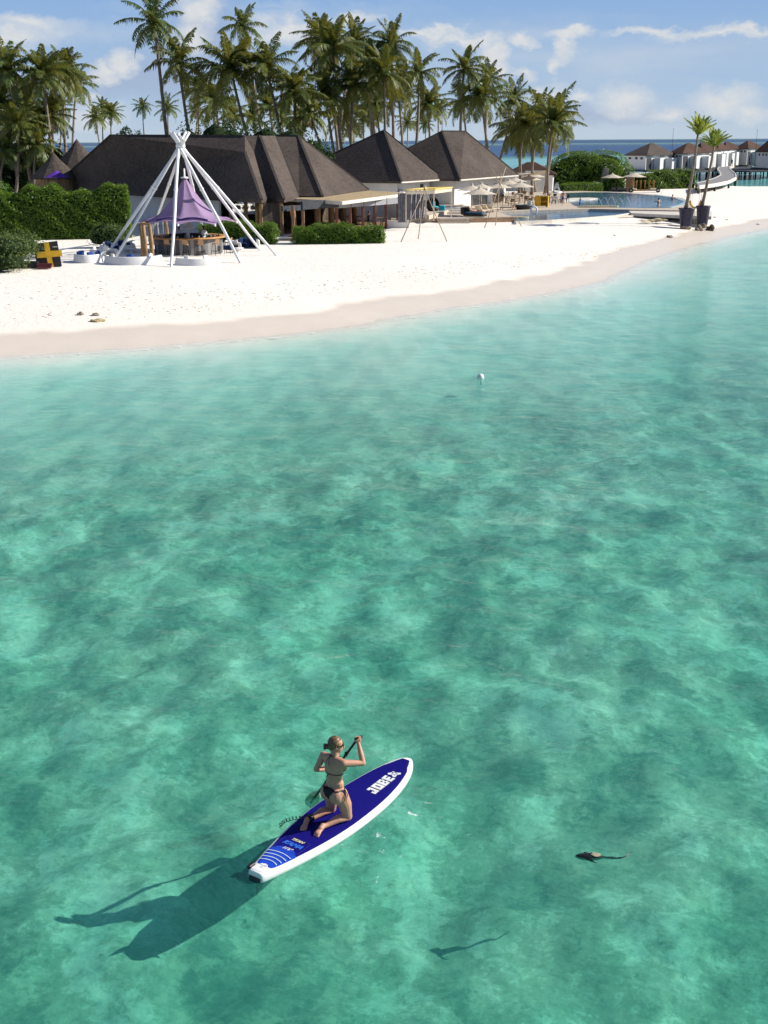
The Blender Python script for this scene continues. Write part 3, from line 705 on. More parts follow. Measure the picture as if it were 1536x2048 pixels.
def beam(mb, a, b, w, h=None, mi=0):
    """rectangular bar from a to b"""
    a, b = Vector(a), Vector(b); h = w if h is None else h; d = (b - a); L = d.length; d.normalize()
    up = Vector((0, 0, 1)) if abs(d.z) < .9 else Vector((0, 1, 0))
    s = d.cross(up).normalized(); u_ = s.cross(d).normalized()
    M = Matrix((( *(s * 1),), (*d,), (*u_,))).transposed().to_4x4(); M.translation = (a + b) / 2
    return mb.box(None, (w, L, h), 0, mi, M)
# ---- long restaurant roof: three staggered sections and a hip end
EZ, RZ = 4.15, 8.95
rest = empty('restaurant_building', GG(560, 470), 0, 'long beach restaurant with staggered dark shingle roof behind the white poles', 'building')
W0 = rest.location.copy()
def L_(p): return Vector(p) - W0
A0, A00, A1 = G(104, 376, EZ), G(283, 384, EZ), G(523, 399, EZ)
A2, B1, B2, C1, D1 = G(540, 396.5, EZ), G(568, 398, EZ), G(598, 391.5, EZ), G(645, 392, EZ), G(737, 379, EZ)
YA = 112
a0, a1 = P(222, 270, 116), P(520, 271.5, 105)
s1, s2 = P(490, 304, A1.y + 4.6), P(508, 304, A1.y + 6.6)
b1, c0 = P(520, 271.5, B1.y + 7.5), P(551, 271.5, B2.y + 7.5); c1 = P(597, 272, C1.y + 8.5)
aS = P(490, 271.5, b1.y - .3)
roof = MB()
top = [L_(x) for x in (A0, A1, s1, aS, a0)]
roof.add(top, [(0, 1, 2), (0, 2, 3, 4)])
roof.add([L_(x) for x in (A1, A2, s2, s1)], [(0, 1, 2, 3)])
roof.add([L_(x) for x in (A2, B1, b1, aS, s2, s1)], [(0, 1, 2, 4), (4, 2, 3, 5)])
roof.add([L_(x) for x in (B1, B2, c0, b1)], [(0, 1, 2, 3)])
roof.add([L_(x) for x in (B2, C1, c1, c0)], [(0, 1, 2, 3)])
D2 = D1 + V(-16, 5, 0); E0 = V(A0.x + 8, A0.y + 16, EZ)
roof.add([L_(x) for x in (C1, D1, c1)], [(0, 1, 2)])
roof.add([L_(x) for x in (D1, D2, E0, a0, aS, c0, c1)], [(0, 1, 6), (1, 5, 6), (1, 4, 5), (1, 2, 3, 4)])
roof.add([L_(x) for x in (E0, A0, a0)], [(0, 1, 2)])
ring = [A0, A1, A2, B1, B2, C1, D1, D2, E0]
for i in range(len(ring)):
    p, q = ring[i], ring[(i + 1) % len(ring)]
    roof.add([L_(p), L_(q), L_(q) - V(0, 0, .28), L_(p) - V(0, 0, .28)], [(0, 3, 2, 1)])
roof_o = roof.build('roof', M_sh, rest, fix=False)
caps = MB()
for p, q in ((a0, aS), (c1, C1), (c1, D1), (a0, A0), (c0, c1), (c0, B2), (s1, A1), (b1, B1)): beam(caps, L_(p), L_(q), .22, .12)
caps.build('ridge_cap', M_trimdark, roof_o)
und = MB(); n_ = len(ring); und.add([L_(p) - V(0, 0, .29) for p in ring], [tuple(range(n_ - 1, -1, -1))]); und.build('soffit', M_trimdark, rest)
# walls, inset from the eaves
def wall(mb, a, b, z0, z1, th=.2, mi=0):
    a, b = Vector(a), Vector(b); d = (b - a); d.z = 0; nn = V(-d.y, d.x, 0).normalized() * th
    pts = [(a.x, a.y), (b.x, b.y), (b.x + nn.x, b.y + nn.y), (a.x + nn.x, a.y + nn.y)]
    return mb.prism(pts, z0, z1, mi)
zf = .05
ins = lambda p, dx, dy: V(L_(p).x + dx, L_(p).y + dy, 0)
wl = MB()
wA, wB = ins(G(262, 384, EZ), .6, 1.0), ins(G(290, 386, EZ), 1.6, .4)
wall(wl, ins(A0, 2, 2), wA, zf, 2.6)
wall(wl, wA, wB, zf, 2.6)                                   # sunlit stub beside the hedge
wC = ins(G(420, 393.5, EZ), .5, 1.6)
wall(wl, wB, wC, zf, 2.62)
wl.build('wall', M_white, rest, fix=True)
bk = MB(); q0, q1 = wC + V(-1, 8, 0), ins(C1, -.5, 10)
wall(bk, q0, q0 + (q1 - q0) * .12, zf, 2.6); wall(bk, q0 + (q1 - q0) * .36, q1, zf, 2.6)
wall(bk, q0 + (q1 - q0) * .12, q0 + (q1 - q0) * .36, zf, .9)
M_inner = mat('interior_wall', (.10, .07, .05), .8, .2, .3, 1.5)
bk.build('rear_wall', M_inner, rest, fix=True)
fl = MB(); fl.prism([(p.x, p.y) for p in (ins(A00, 1, 1), ins(A1, 0, 1), ins(C1, 0, 1), ins(D1, -1, 0), ins(D1, -12, 3), ins(A00, 6, 14))], -.15, .06); fl.build('floor', M_wood, rest, fix=True)
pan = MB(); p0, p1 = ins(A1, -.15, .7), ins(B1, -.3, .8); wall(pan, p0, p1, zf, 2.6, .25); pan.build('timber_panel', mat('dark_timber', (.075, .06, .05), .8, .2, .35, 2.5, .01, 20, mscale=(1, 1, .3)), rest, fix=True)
for f_ in (.0, 1.0):
    pp = p0 + (p1 - p0) * f_; mb = MB(); mb.cham((pp.x, pp.y - .06, 1.3), (.28, .28, 2.6), .03); mb.build('column', M_tan, rest)
for u in (420, 447, 478, 500):
    pp = ins(G(u, 392.5 + (u - 420) * .05, EZ), .4, 1.2); mb = MB(); mb.tube([(pp.x, pp.y, 0), (pp.x, pp.y, 2.6)], .16, 8); mb.build('column', M_tan, rest)
for k_, u in enumerate((455, 470, 486)):                    # hanging lamps in the dark hall
    pp = ins(G(u, 393, EZ), .5, 3); mb = MB(); mb.lathe([(.05, .35), (.22, .3), (.25, 0), (.23, 0), (.2, .28)], 10, (pp.x, pp.y, 1.7)); mb.tube([(pp.x, pp.y, 2.05), (pp.x, pp.y, 2.6)], .015, 4); mb.build('lamp_shade', M_cream, rest)
st = MB(); sp_ = GG(585, 484) - W0
for i in range(3): st.box((sp_.x - .1, sp_.y + .5 + i * .45, -.25 + i * .17), (2.1, .6, .22))
st.build('steps', M_grey, rest)
cur = MB(); pp = ins(G(582, 400, EZ), 0, 2.2)
cur.add([(pp.x - .35, pp.y, 2.4), (pp.x + .05, pp.y - .1, 2.4), (pp.x + .15, pp.y, 2.4), (pp.x - .05, pp.y + .1, .5), (pp.x + .25, pp.y - .05, .5)], [(0, 1, 3), (1, 2, 4, 3)]); cur.build('curtain', mat('orange_curtain', (.5, .2, .06), .8), rest)
# ---- covered terrace with a flat tan roof
ter = empty('terrace_pavilion', GG(700, 466), 0, 'flat tan roofed dining terrace on red posts at the right end of the restaurant', 'terrace')
T0 = ter.location.copy(); TZ = 4.0
tl, tf, tr_, tb, ti = G(566, 395.5, TZ), G(683, 402.5, TZ), G(813, 386, TZ), G(737, 381, TZ + .1), G(640, 393.5, TZ + .05)
mb = MB(); pts = [Vector(x) - T0 for x in (tl, tf, tr_, tb, ti)]; mb.slab(pts, .22); mb.build('roof', M_thatch, ter, fix=True)
fa = MB(); beam(fa, pts[1] + V(.02, -.05, -.14), pts[2] + V(0, -.05, -.14), .12, .26); beam(fa, pts[0] + V(0, -.05, -.14), pts[1] + V(0, -.05, -.14), .12, .26); fa.build('fascia', M_cream if False else M_stone, ter)
postB = [(674, 468), (701, 465), (726, 462), (749.5, 459.5), (772, 457), (795.6, 454.5)]
p_a, p_b = GG(674, 469), GG(796, 455)
for u, v in postB:
    f_ = (u - 674) / (796 - 674)
    w0_ = p_a + (p_b - p_a) * f_; w0_ = GG(u, v) - T0
    mb = MB(); mb.cham((w0_.x, w0_.y, (TZ - T0.z) / 2 - .2), (.24, .24, TZ - T0.z), .03); mb.build('post', M_woodred, ter)
for u, v in ((587, 478), (607, 475)):
    w0_ = GG(u, v) - T0; mb = MB(); mb.cham((w0_.x, w0_.y, (TZ - T0.z) / 2 - .2), (.24, .24, TZ - T0.z), .03); mb.build('post', M_wood, ter)
for u, v in ((637, 462), (664, 457), (688, 452), (710, 448)):
    w0_ = GG(u, v) - T0; w0_.y -= 1.0; mb = MB(); mb.tube([(w0_.x, w0_.y, -.2), (w0_.x, w0_.y, TZ - T0.z - .2)], [.27, .25], 10); mb.build('column', M_tan, ter)
pf = MB(); pl_ = [GG(570, 478), GG(676, 467), GG(796, 453), GG(742, 440), GG(640, 446)]
pf.prism([(p.x - T0.x, p.y - T0.y) for p in pl_], -.2, .12); pf.build('floor', M_wood, ter, fix=True)
for i in range(len(postB) - 1):                             # rolled rain blinds between the posts
    a_p, b_p = GG(*postB[i]) - T0, GG(*postB[i + 1]) - T0; zt = TZ - T0.z
    mb = MB(); a_p.z = b_p.z = zt - .45
    for k in range(4):
        beam(mb, a_p + V(0, -.12, .16 - k * .13), b_p + V(0, -.12, .16 - k * .13 + .02), .10, .12)
    mb.build('rolled_blind', mat('grey_blind', (.33, .33, .35), .8, .2, .1, 4) if i == 0 else MATS['grey_blind'], ter)
a_p, b_p = GG(607, 475) - T0, GG(674, 469) - T0; a_p.z = b_p.z = TZ - T0.z - .35
mb = MB(); beam(mb, a_p + V(-.1, -.3, .05), b_p + V(.1, -.3, .05), .3, .62); mb.build('rolled_blind', M_dgrey, ter)
a_p, b_p = GG(566, 478) - T0, GG(607, 475) - T0; a_p.z = b_p.z = TZ - T0.z - .45
mb = MB(); beam(mb, a_p + V(0, -.1, 0), b_p + V(0, -.1, 0), .2, .4); mb.build('rolled_blind', M_dgrey, ter)
rw = MB(); wa, wb = GG(718, 440) - T0, GG(762, 440) - T0
wall(rw, wb + V(-.2, 1.0, 0), GG(806, 447) - T0 + V(0, 2.2, 0), -.1, 2.7)
wall(rw, wa + V(-1.5, 2.4, 0), wb + V(-.2, 1.0, 0), -.1, 2.7)
rw.build('wall', M_white, ter, fix=True)
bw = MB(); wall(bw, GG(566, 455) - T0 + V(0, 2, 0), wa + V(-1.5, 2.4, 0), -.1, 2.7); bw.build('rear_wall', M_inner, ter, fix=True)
lw = MB(); q = GG(778, 457) - T0; lw.box((q.x + .8, q.y + .7, .3), (1.9, .3, .75)); lw.build('low_wall', M_white, ter)
# dining tables and chairs on the terrace
def chair_tree(label, loc, rz, group, m=None, cat='chair'):
    o = empty('dining_chair', loc, rz, label, cat, group); m = m or M_wood
    mb = MB(); mb.cham((0, 0, .44), (.44, .44, .05), .03); mb.build('seat', m, o)
    mb = MB(); mb.box((0, .2, .72), (.42, .04, .34)); mb.build('backrest', m, o)
    for x in (-.19, .19):
        for y in (-.19, .19):
            mb = MB(); mb.box((x, y, .21), (.04, .04, .43)); mb.build('leg', m, o)
    return o
def table_tree(label, loc, rz, group, sx=.9, sy=.9, h=.74, m=None, top=None):
    o = empty('dining_table', loc, rz, label, 'table', group); m = m or M_wood
    mb = MB(); mb.cham((0, 0, h), (sx, sy, .05), .03); mb.build('tabletop', top or m, o)
    for s in (-1, 1):
        for s2 in (-1, 1):
            mb = MB(); beam(mb, (s * sx * .4, s2 * sy * .35, h - .02), (-s * sx * .1 + s * sx * .4, s2 * sy * .35, 0), .05, .05); mb.build('leg', m, o)
    return o
tpos = [(757, 455, 'terrace table with crossed legs near the last red posts'), (722, 452, 'terrace table beside the seated guest'), (690, 452, 'shaded terrace table behind the low hedge')]
for u, v, lb in tpos:
    p = GG(u, v); p.y -= .0; p.z = T0.z + .12; table_tree(lb, p, .3, 'tables on the covered terrace')
for i, (u, v, lb, rz_) in enumerate([(744, 455, 'chair left of the crossed leg terrace table', 1.4), (768, 455, 'chair right of the crossed leg terrace table', -1.6), (731, 456, 'pale chair near the seated guest', .2), (714, 453, 'chair in the shade left of the seated guest', 1.5), (700, 453, 'darkest chair on the covered terrace', -1.2)]):
    p = GG(u, v); p.z = T0.z + .12; chair_tree(lb, p, rz_, 'chairs on the covered terrace', M_stone if i == 2 else M_woodred)

# ---- pavilions two and three
def pavilion(label, F, Rr, apexes, back, wt=2.9, name='pavilion_building', m=None, wm=None, inset=1.1, cap=True, th=.22):
    """F front corner of the eave, Rr right corner; back = length of the left-front side"""
    F, Rr = Vector(F), Vector(Rr); d = Rr - F; pl = Vector((-d.y, d.x, 0)).normalized()
    Lf = F + pl * back; Bk = Rr + pl * back
    o = empty(name, ((F + Bk) / 2).to_2d().to_3d() + V(0, 0, ZP), 0, label, 'building'); W_ = o.location.copy()
    mb = MB(); hip(mb, [x - W_ for x in (Lf, F, Rr, Bk)], [x - W_ for x in apexes], th)
    r_ = mb.build('roof', m or M_sh, o, fix=True)
    if cap:
        cp = MB(); a0_, a1_ = [x - W_ for x in apexes]
        for p, q in ((a0_, Lf - W_), (a1_ if False else a0_, F - W_), (a1_, Rr - W_), (a1_, Bk - W_)):
            beam(cp, p, q, .2, .12)
        if (a0_ - a1_).length > .3: beam(cp, a0_, a1_, .22, .14)
        cp.build('ridge_cap', M_trimdark, r_)
    e1_ = d.normalized(); z1 = F.z - W_.z - th
    c4 = [Lf - pl * inset + e1_ * inset, F + pl * inset + e1_ * inset, Rr + pl * inset - e1_ * inset, Bk - pl * inset - e1_ * inset]
    wm_ = MB(); wm_.prism([(c.x - W_.x, c.y - W_.y) for c in c4], -.2, z1); wm_.build('wall', wm or M_white, o, fix=True)
    return o, W_, c4, e1_, pl
pz = 4.65
F2, R2 = G(803, 362.5, pz), G(887, 357, pz); ap2 = P(768, 260, F2.y + 8); ap2 = V(ap2.x, ap2.y, ap2.z)
pav2, W2, c2, e2_, l2_ = pavilion('white walled beach pavilion under the middle pyramid roof', F2, R2, (ap2, ap2 + V(.01, 0, 0)), 15)
F3, R3 = G(920.6, 358, pz), G(1036, 349, pz)
r3a, r3b = P(884, 262, F3.y + 9), P(930, 262.5, F3.y + 11)
pav3, W3, c3, e3_, l3_ = pavilion('white walled pavilion under the third roof with palm shadow beside the pool', F3, R3, (r3a, r3b), 13)
# openings and pilasters on the walls
def opening(o, W_, a, b, f0, f1, z0, z1, name, m, out=.03):
    a, b = Vector(a) - W_, Vector(b) - W_; d = b - a; nn = V(d.y, -d.x, 0).normalized()
    p, q = a + d * f0 + nn * out, a + d * f1 + nn * out
    mb = MB(); mb.prism([(p.x, p.y), (q.x, q.y), (q.x - nn.x * .12, q.y - nn.y * .12), (p.x - nn.x * .12, p.y - nn.y * .12)][::-1], z0, z1)
    return mb.build(name, m, o, fix=True)
M_opening = mat('dark_glass', (.03, .032, .036), .15, .5, .3, 2)
M_curt = mat('grey_curtain', (.22, .21, .24), .8, .2, .2, 3)
opening(pav2, W2, c2[1], c2[2], .50, .66, 0, 2.4, 'door', M_opening); opening(pav2, W2, c2[1], c2[2], .30, .42, 0, 2.4, 'door', M_opening)
opening(pav2, W2, c2[1], c2[2], .02, .14, 0, 2.5, 'curtain', M_curt, .2); opening(pav2, W2, c2[1], c2[2], .70, .80, 2.5, 2.9, 'window', M_opening)
opening(pav3, W3, c3[1], c3[2], .30, .62, 0, 2.5, 'door', M_opening); opening(pav3, W3, c3[1], c3[2], .74, .96, 0, 2.5, 'door', M_opening)
opening(pav3, W3, c3[0], c3[1], .35, .6, 0, 2.4, 'door', M_opening)
gt = MB(); beam(gt, F2 - W2 + V(0, -.1, -.12), R2 - W2 + V(0, -.1, -.12), .14, .14); gt.build('gutter', M_stone, pav2)
gt = MB(); beam(gt, F3 - W3 + V(0, -.1, -.12), R3 - W3 + V(0, -.1, -.12), .14, .14); gt.build('gutter', M_stone, pav3)
an = MB(); q = r3a - W3; an.tube([q, q + V(0, 0, 1.6)], [.04, .015], 5); an.build('finial', M_trimdark, pav3)
# ---- cone roofs at left, brown roofs at right
def cone_house(label, ap, rad, h, wallh=2.4, m=None, n=14):
    o = empty('round_hut', (ap.x, ap.y, ZP), 0, label, 'building'); z = ap.z - ZP
    mb = MB(); mb.lathe([(.02, z), (rad * .25, z - h * .30), (rad, z - h), (rad - .15, z - h - .12), (.1, z - h - .1)], n, smooth=False); mb.build('roof', m or M_sh, o)
    mb = MB(); mb.lathe([(rad * .8, z - h), (rad * .8, -.3)], n); mb.build('wall', M_tan, o); return o
cone_house('round hut with steep cone roof behind the left end of the long roof', P(153, 278, 128), 3.6, 3.6)
cone_house('smaller round hut with cone roof behind the twin palm trunks', P(106, 304, 124), 2.4, 2.4)
o = empty('purple_parasol', (P(113, 343, 119).x, 119, ZP), 0, 'small purple parasol beside the smaller round hut', 'parasol')
mb = MB(); zq = P(113, 341, 119).z - ZP; mb.lathe([(.02, zq), (1.2, zq - .6), (1.18, zq - .62), (.02, zq - .05)], 8, smooth=False); M_purp2 = mat('deep_purple_canvas', (.12, .03, .35), .8); mb.build('canopy', M_purp2, o)
mb = MB(); mb.tube([(0, 0, 0), (0, 0, zq)], .03, 6); mb.build('pole', M_steel, o)
def small_hip(label, pk, w, l, rise, wallh, yaw, ridge, m=M_shbr, z0=ZP, wm=None, group=None, name='villa', cat='building', inset=.5):
    """peak (ridge centre) at world point pk"""
    o = empty(name, (pk.x, pk.y, z0), yaw, label, cat, group); z = pk.z - z0
    mb = MB(); hip(mb, [V(-w / 2, -l / 2, z - rise), V(w / 2, -l / 2, z - rise), V(w / 2, l / 2, z - rise), V(-w / 2, l / 2, z - rise)], [V(-ridge / 2, 0, z), V(ridge / 2, 0, z)], .15)
    mb.build('roof', m, o, fix=True)
    mb = MB(); mb.box((0, 0, (z - rise - .15 + (z - rise - wallh)) / 2), (w - inset * 2, l - inset * 2, wallh - .15)); mb.build('wall', wm or M_white, o)
    return o
k1 = P(1156, 311, 205); small_hip('brown roofed house behind the big dark bush across the pool', k1, 12, 9, 2.7, 2.6, -.25, 2.2)
k2 = P(1062, 324, 190); small_hip('low brown roofed house hidden behind the poolside palms', k2, 8, 6, 1.7, 2.4, -.2, 1.2)
# ---- grey garden walls
def block(name, label, cat, pts2, z0, z1, m, group=None):
    c_ = sum((Vector((p.x, p.y, 0)) for p in pts2), Vector()) / len(pts2); c_.z = z0
    mb = MB(); mb.prism([(p.x - c_.x, p.y - c_.y) for p in pts2], 0, z1 - z0)
    o = mb.build(name, m, None, fix=True); o.location = c_; return tag(o, label, cat, group)
def wall_between(label, a, b, th, z1, m, name='garden_wall', cat='wall'):
    a, b = Vector(a), Vector(b); d = (b - a).normalized(); nn = V(-d.y, d.x, 0) * th
    return block(name, label, cat, [a, b, b + nn, a + nn], min(a.z, b.z) - .1, z1, m)
wall_between('grey wall with sunlit end beside the big dark bush across the pool', GG(1200, 380), GG(1212, 382), .3, 4.4, M_grey)
wall_between('grey screen wall behind the stacked cream umbrellas', GG(1050, 386), GG(1094, 384), .3, 4.3, M_grey)

# ------------------------------------------------------------------ overwater villas and jetties
VZ = 2.3
M_pile = mat('dark_pile', (.035, .032, .03), .8, .2, .3, 3)
M_jetty = mat('jetty_boards', (.27, .26, .255), .8, .2, .1, 5, .004, 30)
M_clad = mat('white_cladding', (.74, .74, .72), .7, .3, .05, 2, .006, 6, mscale=(.2, .2, 6))
VG = 'overwater villas along the far jetty'
def villa(label, upx, vtop, vbot, ul, uc, ur, peakv, m, seed):
    """uc: pixel column of the near corner, ul / ur: left and right eave ends, vtop eave line, vbot floor line"""
    rg = random.Random(seed); Yc = (CAMH - VZ) / max(.01, -(ray(uc, vbot).z / ray(uc, vbot).y))
    z_e = P(uc, vtop, Yc).z; F = P(uc, vtop, Yc); Y2 = Yc + 9
    Rr = P(ur, vtop - 2, Yc + 11); Rr.z = F.z
    Lf = P(ul, vtop - 1, Yc + 5); Lf.z = F.z; Bk = Rr + (Lf - F)
    ap = P(upx, peakv, (F.y + Bk.y) / 2)
    o = empty('overwater_villa', (F.x, F.y, 0), 0, label, 'villa', VG); W_ = V(F.x, F.y, 0)
    rdir = (Rr - F).normalized() * 1.2
    mb = MB(); hip(mb, [x - W_ for x in (Lf, F, Rr, Bk)], [ap - W_ - rdir * .2, ap - W_ + rdir], .16); mb.build('roof', m, o, fix=True)
    e1_ = (Rr - F).normalized(); l1 = (Lf - F).normalized(); i_ = .55
    c4 = [Lf - l1 * i_ + e1_ * i_, F + l1 * i_ + e1_ * i_, Rr + l1 * i_ - e1_ * i_, Bk - l1 * i_ - e1_ * i_]
    mb = MB(); mb.prism([(c.x - W_.x, c.y - W_.y) for c in c4], VZ, F.z - .16); mb.build('wall', M_clad, o, fix=True)
    dk = MB(); dk.prism([(c.x - W_.x + s_ * e1_.x * 1.5 + l1.x * k_, c.y - W_.y + s_ * e1_.y * 1.5 + l1.y * k_) for c, s_, k_ in zip(c4, (-1, -1, 1, 1), (1, -1.5, -1.5, 1))], VZ - .35, VZ); dk.build('platform', M_dgrey, o, fix=True)
    def pane(a, b, f0, f1, z0, z1, nm, mm, out=.04):
        a, b = a - W_, b - W_; d = b - a; nn = V(d.y, -d.x, 0).normalized() * out; p, q = a + d * f0 + nn, a + d * f1 + nn
        mb = MB(); mb.prism([(p.x, p.y), (p.x - nn.x * 4, p.y - nn.y * 4), (q.x - nn.x * 4, q.y - nn.y * 4), (q.x, q.y)], z0, z1); mb.build(nm, mm, o, fix=True)
    zt = F.z - .16
    for f_ in (.12, .45, .72): pane(c4[0], c4[1], f_, f_ + .12, zt - .75, zt - .3, 'window', M_opening)
    pane(c4[1], c4[2], .02, .2, VZ, zt - .5, 'door', M_dgrey)
    pane(c4[1], c4[2], .5, .57, VZ + .05, zt - .4, 'door', M_opening)
    mb = MB(); p = c4[1] - W_ + (c4[2] - c4[1]) * .30; mb.box((p.x + .9, p.y - .4, VZ + (zt - VZ) * .42), (1.6, 1.5, (zt - VZ) * .84), math.atan2(e1_.y, e1_.x)); mb.build('privacy_screen', M_clad, o)
    mb = MB(); p = c4[1] - W_ + (c4[2] - c4[1]) * .78; mb.box((p.x + .8, p.y - .5, VZ + (zt - VZ) * .40), (2.2, 1.6, (zt - VZ) * .8), math.atan2(e1_.y, e1_.x)); mb.build('privacy_screen', M_clad, o)
    for i in range(4):
        for c_, q_ in ((c4[1], c4[2]), (c4[0], c4[3])):
            p = c_ - W_ + (q_ - c_) * (i / 3); mb = MB(); mb.tube([(p.x, p.y, -1.6), (p.x, p.y, VZ - .3)], .17, 6); mb.build('pile', M_pile, o)
    return o
villa('nearest overwater villa with grey roof and three small windows', 1302, 310, 340, 1247, 1294, 1352, 286, M_sh, 1)
villa('second overwater villa with long reddish brown roof behind the first palm stem', 1375, 306, 338, 1338, 1366, 1424, 286, M_shbr, 2)
villa('third overwater villa seen between the two planter palms', 1402, 301, 335, 1386, 1404, 1446, 284.5, M_shbr, 3)
villa('fourth overwater villa right of the planter palms', 1440, 300, 333, 1418, 1434, 1462, 285, M_shbr, 4)
villa('fifth overwater villa beside the end of the curved walkway', 1452, 298, 331, 1436, 1452, 1490, 283, M_shbr, 5)
villa('sixth overwater villa with peaked brown roof above the walkway end', 1496, 297, 330, 1468, 1497, 1530, 280.6, M_shbr, 6)
villa('last overwater villa cut by the right picture edge', 1538, 303, 336, 1510, 1540, 1590, 280, M_shbr, 7)
# lower walkway deck with piles
def deck_strip(name, label, cat, Lp, Rp, z, th, m, rim=None, piles=True, kind=None):
    L3 = [G(u, v, z) for u, v in Lp]; R3_ = [G(u, v, z) for u, v in Rp]; o = empty(name, L3[0], 0, label, cat); W_ = L3[0]
    mb = MB()
    for i in range(len(L3) - 1):
        q = [x - W_ for x in (L3[i], R3_[i], R3_[i + 1], L3[i + 1])]; mb.add(q + [x - V(0, 0, th) for x in q], [(0, 1, 2, 3), (7, 6, 5, 4), (0, 4, 5, 1), (1, 5, 6, 2), (2, 6, 7, 3), (3, 7, 4, 0)])
    mb.build('boards', m, o, fix=True)
    if rim:
        for S_, dz_ in ((L3, -.2), (R3_, -.16)):
            mb = MB()
            for i in range(len(S_) - 1): beam(mb, S_[i] - W_ + V(0, 0, dz_), S_[i + 1] - W_ + V(0, 0, dz_), .18, .5)
            mb.build('rim', rim, o)
    if piles:
        for i in range(len(L3)):
            for S_ in (L3, R3_):
                p = S_[i] - W_; g = -1.5 - W_.z; mb = MB(); mb.tube([(p.x, p.y, g), (p.x, p.y, -th)], .16, 6); mb.build('pile', M_pile, o)
    return o
Lp = [(1393, 366), (1410, 362.5), (1430, 356), (1442, 350), (1440, 344), (1435, 339), (1437, 334.5), (1445, 331.5), (1458, 329.5)]
Rp = [(1398, 372), (1430, 368), (1458, 362), (1472, 355), (1471, 348), (1464, 342), (1459, 337.5), (1460, 334), (1468, 331.5)]
deck_strip('curved_walkway', 'S shaped grey jetty walkway with cream edge leading to the villas', 'jetty', Lp, Rp, VZ, .3, M_jetty, M_stone)
Lp = [(1300, 342), (1350, 339.5), (1400, 337), (1440, 334), (1470, 332.5), (1500, 334), (1545, 333)]
Rp = [(1300, 348), (1350, 345.5), (1400, 343), (1440, 339), (1470, 341), (1500, 342), (1545, 341)]
deck_strip('villa_jetty', 'dark straight jetty deck on piles in front of the villas', 'jetty', Lp, Rp, VZ - .4, .3, M_dgrey)
cn = [G(1257, 348, 3.2), G(1318, 346, 3.2)]
o = empty('beach_shelter', (cn[0].x, cn[0].y, ZP), 0, 'white flat roofed shelter behind the wooden daybeds', 'shelter'); W_ = o.location.copy()
mb = MB(); beam(mb, cn[0] - W_, cn[1] - W_, 2.4, .22); mb.build('roof', M_white, o)
for f_ in (.05, .95):
    p = cn[0] + (cn[1] - cn[0]) * f_ - W_; mb = MB(); mb.box((p.x, p.y, p.z / 2), (.18, .18, p.z)); mb.build('post', M_wood, o)
for u, vt, lb in ((1347, 256, 'thin mast over the first brown villa roof'), (1439, 258, 'short mast beside the right planter palm crown'), (1515, 258, 'thin mast over the last villas')):
    a_ = P(u, vt, 290); o = empty('mast', (a_.x, 290, 0), 0, lb, 'mast', 'thin masts over the villas'); mb = MB(); mb.tube([(0, 0, -1.5), (0, 0, a_.z)], [.07, .03], 5); mb.build('pole', M_pile, o)
# ------------------------------------------------------------------ white pole frame, purple canopy and round bar
apx = P(361, 291, 83.5)
feet = [(215.6, 507), (228.6, 520), (304, 467), (342, 534), (411, 478), (481, 526), (521, 502), (553, 511)]
pf_ = empty('pole_frame', GG(375, 508), 0, 'tall white teepee frame of eight leaning poles around the purple canopy', 'pole frame'); W_ = pf_.location.copy()
for u, v in feet:
    f_ = GG(u, v); d = (apx - f_); top_ = apx + d.normalized() * .95 + V(0, 0, .1)
    off = Vector((f_.y - apx.y, -(f_.x - apx.x), 0)).normalized() * .13
    mb = MB(); m_ = f_ + d * .62
    mb.tube([f_ - W_ - V(0, 0, .3), f_ - W_, f_ + d * .3 - W_, m_ - W_ + off * .6, apx - W_ + off, top_ - W_ + off * 1.2], [.085, .085, .10, .11, .105, .10], 10)
    o = mb.build('pole', M_pole, pf_)
    mb = MB(); mb.tube([m_ - W_ + off * .6 - d.normalized() * .06, m_ - W_ + off * .6 + d.normalized() * .06], [.135, .135], 10); mb.build('collar', M_pole, o)
mb = MB(); mb.tube([apx - W_ - V(0, 0, .12), apx - W_ + V(0, 0, .12)], [.32, .30], 12); mb.build('binding_ring', M_pole, pf_)

BC = GG(378, 505) ; BC = V(BC.x, BC.y, gz(BC.x, BC.y))     # centre of the bar
# canopy
can = empty('canopy', BC, 0, 'purple tensile canopy on a central mast inside the white poles', 'canopy'); 
zp, ze = P(369, 356, BC.y).z - BC.z, 3.05
M_purp = mat('purple_canvas', (.50, .35, .55), .75, .2, .05, 1.2, transl=(.42, .26, .5))
M_navytrim = mat('navy_trim', (.05, .03, .2), .7)
pk_ = P(369, 356, BC.y) - BC
tips = [P(278, 446, BC.y + 1.2) - BC, P(293, 450, BC.y - 2.2) - BC, P(356, 449.5, BC.y - 3.4) - BC, P(430, 450, BC.y - 3.0) - BC, P(473, 444, BC.y - .2) - BC, P(452, 437, BC.y + 3.0) - BC, P(385, 432, BC.y + 4) - BC, P(308, 436, BC.y + 3.4) - BC]
mb = MB(); NS, NR = 8, 12; vs = []; nt = len(tips)
for i in range(nt):
    a, b = tips[i], tips[(i + 1) % nt]
    for k in range(NS):
        s_ = k / NS; e = a.lerp(b, s_); mid = 4 * s_ * (1 - s_)
        e = e.lerp(V(pk_.x, pk_.y, e.z), .09 * mid) + V(0, 0, .22 * mid)
        for j in range(NR + 1):
            t_ = j / NR; hor = t_ ** 1.0; q = V(pk_.x, pk_.y, 0).lerp(V(e.x, e.y, 0), .03 + .97 * hor)
            z_ = e.z + (pk_.z - e.z) * (1 - hor) ** 2.15 + .10 * (1 - mid) * math.sin(math.pi * hor)
            vs.append((q.x, q.y, z_))
tot = nt * NS; fs = []
